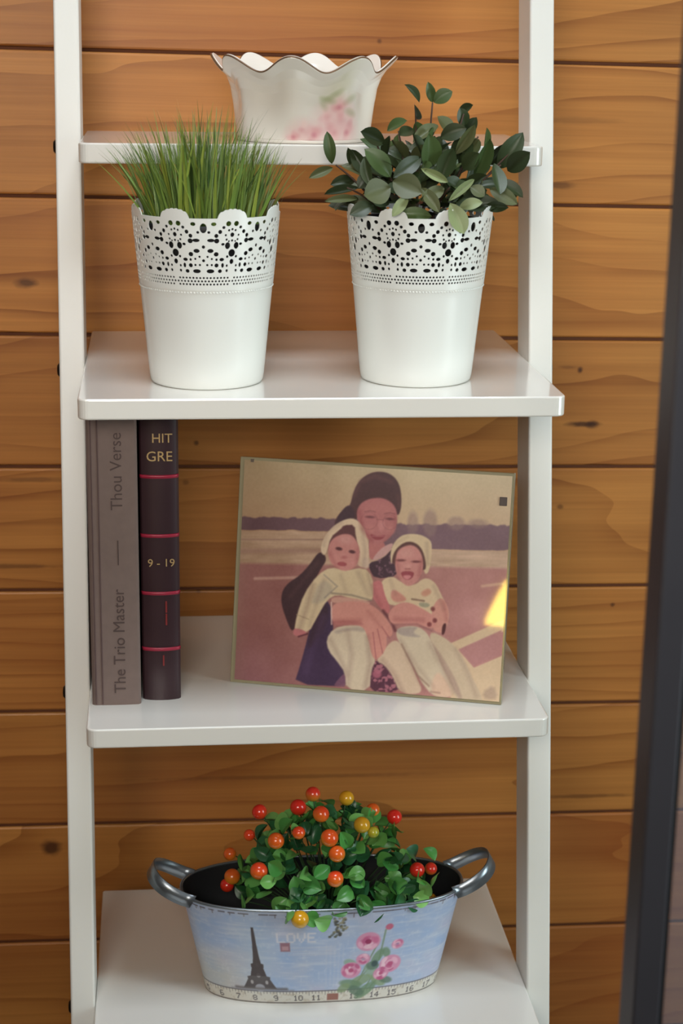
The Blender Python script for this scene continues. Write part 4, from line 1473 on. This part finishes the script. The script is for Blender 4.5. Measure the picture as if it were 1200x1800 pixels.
# ------------------------------------------------------------------ berry bush
def berry_bush():
    t = empty('berry_bush', BC+Vector((0.003, 0, 0.004)), 'small artificial bush with orange and red berries in the tin planter', 'plant')
    T0 = t.location
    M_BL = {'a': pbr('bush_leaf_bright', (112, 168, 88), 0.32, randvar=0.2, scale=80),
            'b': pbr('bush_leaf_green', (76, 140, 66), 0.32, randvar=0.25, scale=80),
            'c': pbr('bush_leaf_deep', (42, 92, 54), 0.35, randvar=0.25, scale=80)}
    lm = {k: [leaf_mesh(m, c, f_, 2.5) for c, f_ in ((-0.6, 0.35), (0.5, 0.3), (-0.25, 0.5))] for k, m in M_BL.items()}
    M_STEM = pbr('bush_stem', (40, 70, 36), 0.6)
    # moss block that holds the stems
    v, f = lathe([(0.0001, 0.055), (0.03, 0.053), (0.046, 0.045), (0.05, 0.02), (0.045, 0.0), (0.0001, 0.0)], 40)
    v = [(x*1.35, y*.8, z) for x, y, z in v]
    part('moss_block', v, f, pbr('moss_dark', (22, 30, 20), 0.95, var=.5, scale=260, bump=.8), t, True)
    cen = at(578, 1545, BC.y)-T0
    rx, ry, rz = 0.090, 0.058, 0.078

    def depth(p):
        q = 1-((p.x-cen.x)/rx)**2-((p.z-cen.z)/rz)**2
        return -ry*math.sqrt(max(q, 0))
    berries = [(456, 1427, 'r', 13), (524, 1419, 'r', 14), (550, 1396, 'ry', 13), (609, 1403, 'y', 13), (564, 1431, 'ro', 14), (655, 1424, 'o', 12), (693, 1436, 'r', 13),
               (636, 1450, 'y', 14), (525, 1464, 'ro', 11), (485, 1478, 'o', 14), (579, 1473, 'oy', 15), (592, 1501, 'o', 14), (589, 1545, 'ro', 14), (455, 1531, 'ro', 15),
               (408, 1541, 'o', 14), (399, 1556, 'r', 12), (404, 1501, 'o', 11), (438, 1468, 'ro', 10), (733, 1529, 'r', 13), (757, 1527, 'ry', 11), (755, 1582, 'y', 13), (527, 1616, 'y', 15), (656, 1463, 'yg', 10)]

    def berry_mat(name, c1, c2):
        m = pbr(name, c1, 0.22, var=.05, scale=200, coat=.5)
        nt = m.node_tree
        b = nt.nodes['Principled BSDF']
        tc = nt.nodes.new('ShaderNodeTexCoord')
        sx = nt.nodes.new('ShaderNodeSeparateXYZ')
        nt.links.new(tc.outputs['Object'], sx.inputs[0])
        mr = nt.nodes.new('ShaderNodeMapRange')
        mr.inputs['From Min'].default_value = -0.85
        mr.inputs['From Max'].default_value = 0.55
        nt.links.new(sx.outputs['Z'], mr.inputs['Value'])
        mx = nt.nodes.new('ShaderNodeMix')
        mx.data_type = 'RGBA'
        nt.links.new(mr.outputs['Result'], mx.inputs['Factor'])
        mx.inputs['A'].default_value = (*lin(c2), 1)
        mx.inputs['B'].default_value = (*lin(c1), 1)
        nt.links.new(mx.outputs['Result'], b.inputs['Base Color'])
        return m
    BM = {'r': berry_mat('berry_red', (222, 44, 34), (214, 64, 30)), 'ro': berry_mat('berry_red_orange', (232, 70, 34), (226, 128, 40)),
          'ry': berry_mat('berry_red_yellow', (218, 52, 36), (186, 150, 48)), 'o': berry_mat('berry_orange', (226, 96, 32), (220, 150, 44)),
          'oy': berry_mat('berry_orange_yellow', (222, 84, 30), (214, 176, 56)), 'y': berry_mat('berry_yellow', (222, 160, 34), (196, 160, 44)),
          'yg': berry_mat('berry_lime', (186, 176, 50), (130, 150, 50))}
    prof = [(0.0001, -1.0)]+[(math.sin(a), -math.cos(a)*0.97) for a in np.linspace(.25, PI-.25, 12)]+[(0.06, .93), (0.0001, .90)]
    bv, bf = lathe(prof, 20)
    BME = {k: mk_mesh('berry', bv, bf, m, True) for k, m in BM.items()}
    root = Vector((cen.x, 0, 0.045))
    for i, (px, py, k, r) in enumerate(berries):
        p = at(px, py, BC.y)-T0
        Y = BC.y+depth(p)*0.96
        if py > 1600:
            Y = BC.y-0.064
        p = at(px, py, Y)-T0
        o = link('berry', BME[k], t, p)
        rr = r/1800*1.02
        o.scale = (rr, rr, rr)
        o.rotation_euler = (random.uniform(-.7, .4), random.uniform(-.6, .6), random.uniform(0, 6))
        mid = root.lerp(p, .55)+Vector((0, .004, .012))
        if py > 1600:
            mid = root.lerp(p, .6)+Vector((0, .0, .03))
        pts = [root.lerp(mid, s).lerp(mid.lerp(p+Vector((0, .003, 0)), s), s) for s in np.linspace(0, 1, 8)]
        part('stem', *tube(pts, np.linspace(.0011, .0006, 8), 5), M_STEM, t, True)
    # leaves
    leaves = []
    for i in range(262):
        for _ in range(40):
            u = random.uniform(0, 2*PI)
            v_ = random.uniform(-0.25, 1)
            d = Vector((math.cos(u)*math.sqrt(1-v_*v_), math.sin(u)*math.sqrt(1-v_*v_), v_))
            if d.y > 0.55:
                continue
            # thinner at the right shoulder, where the dark of the tin shows
            if d.x > 0.45 and v_ > 0.05 and random.random() < 0.62:
                continue
            if d.x < -0.8 and random.random() < .5:
                continue
            break
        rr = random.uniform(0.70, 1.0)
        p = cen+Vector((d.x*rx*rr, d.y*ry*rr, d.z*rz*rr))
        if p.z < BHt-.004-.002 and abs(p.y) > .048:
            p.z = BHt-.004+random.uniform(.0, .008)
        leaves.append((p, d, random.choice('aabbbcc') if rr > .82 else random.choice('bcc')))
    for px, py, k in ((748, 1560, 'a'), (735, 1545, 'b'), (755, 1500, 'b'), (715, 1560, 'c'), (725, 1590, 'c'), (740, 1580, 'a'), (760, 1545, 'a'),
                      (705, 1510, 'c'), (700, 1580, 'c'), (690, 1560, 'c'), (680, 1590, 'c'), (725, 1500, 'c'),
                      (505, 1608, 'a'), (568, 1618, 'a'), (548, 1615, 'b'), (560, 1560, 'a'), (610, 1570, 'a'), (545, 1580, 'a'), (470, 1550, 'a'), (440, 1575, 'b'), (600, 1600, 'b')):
        Y = BC.y-0.045 if py < 1605 else BC.y-0.062
        p = at(px, py, Y)-T0
        leaves.append((p, (p-cen).normalized(), k))
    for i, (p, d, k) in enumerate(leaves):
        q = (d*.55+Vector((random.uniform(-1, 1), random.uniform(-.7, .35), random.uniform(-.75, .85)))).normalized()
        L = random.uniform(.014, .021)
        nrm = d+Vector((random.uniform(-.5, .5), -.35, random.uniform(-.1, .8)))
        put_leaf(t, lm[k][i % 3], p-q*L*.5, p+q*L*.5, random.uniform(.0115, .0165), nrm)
    for i in range(46):
        p, d, _ = leaves[i*5]
        mid = root.lerp(p, .5)+Vector((0, 0, .01))
        pts = [root.lerp(mid, s).lerp(mid.lerp(p, s), s) for s in np.linspace(0, 1, 7)]
        part('stem', *tube(pts, np.linspace(.0011, .0006, 7), 5), M_STEM, t, True)


berry_bush()

# ------------------------------------------------------------------ dark framed glass door, nearer the viewer at the right
def glass_door():
    X0, Y0 = 0.1226, -0.750
    t = empty('glass_door', (X0, Y0, FLOOR_Z), 'blurred dark metal framed glass door at the right edge', 'door')
    H = 2.05
    z0 = 0.008
    ang = 0.0
    bevel(part('stile', *box(0, 0.0155, -0.014, 0.014, z0, H), M_FRAME, t), .0012, 2)
    part('seal', *box(0.0155, 0.0200, -0.006, 0.006, z0+.05, H-.05), M_SEAL, t)
    gm = bpy.data.materials.new('door_glass')
    gm.use_nodes = True
    nt = gm.node_tree
    b = nt.nodes['Principled BSDF']
    b.inputs['Base Color'].default_value = (*lin((150, 156, 172)), 1)  # room reflections on the pane put into this grey-blue colour
    b.inputs['Roughness'].default_value = 0.06
    tr = nt.nodes.new('ShaderNodeBsdfTransparent')
    tr.inputs['Color'].default_value = (0.93, 0.96, 0.98, 1)
    mx = nt.nodes.new('ShaderNodeMixShader')
    nz = nt.nodes.new('ShaderNodeTexNoise')
    nz.inputs['Scale'].default_value = 3.0
    mp = nt.nodes.new('ShaderNodeMapRange')
    mp.inputs['To Min'].default_value = 0.12
    mp.inputs['To Max'].default_value = 0.34
    nt.links.new(nz.outputs['Fac'], mp.inputs['Value'])
    nt.links.new(mp.outputs['Result'], mx.inputs['Fac'])
    nt.links.new(tr.outputs[0], mx.inputs[1])
    nt.links.new(b.outputs[0], mx.inputs[2])
    nt.links.new(mx.outputs[0], nt.nodes['Material Output'].inputs['Surface'])
    part('pane', *box(0.0200, 0.62, -0.003, 0.003, z0+.05, H-.05), gm, t)
    bevel(part('stile', *box(0.62, 0.66, -0.014, 0.014, z0, H), M_FRAME, t), .0012, 2)
    bevel(part('rail', *box(0.0155, 0.62, -0.014, 0.014, z0, z0+.05), M_FRAME, t), .0012, 2)
    bevel(part('rail', *box(0.0155, 0.62, -0.014, 0.014, H-.05, H), M_FRAME, t), .0012, 2)


glass_door()


# ------------------------------------------------------------------ lamp behind the viewer, mirrored in the photo
def lamp():
    t = empty('floor_lamp', (-0.708, -2.33, FLOOR_Z), 'small floor lamp with glowing yellow shade mirrored in the photo', 'lamp')
    M_L = pbr('lamp_brass', (120, 96, 60), .35, metal=.8)
    part('lamp_base', *lathe([(0.0001, 0), (.12, 0), (.12, .012), (.03, .022), (.0001, .024)], 40), M_L, t, True)
    part('pole', *tube([(0, 0, .02), (0, 0, 1.0)], .009, 12), M_L, t, True)
    sm = bpy.data.materials.new('lamp_shade_glow')
    sm.use_nodes = True
    b = sm.node_tree.nodes['Principled BSDF']
    b.inputs['Base Color'].default_value = (.9, .7, .3, 1)
    b.inputs['Emission Color'].default_value = (1.0, .66, .09, 1)
    b.inputs['Emission Strength'].default_value = 34
    o = part('lamp_shade', *lathe([(.058, 1.045), (.050, 1.07), (.034, 1.11), (.018, 1.145)], 48), sm, t, True)
    q = o.modifiers.new('t', 'SOLIDIFY')
    q.thickness = .002


lamp()
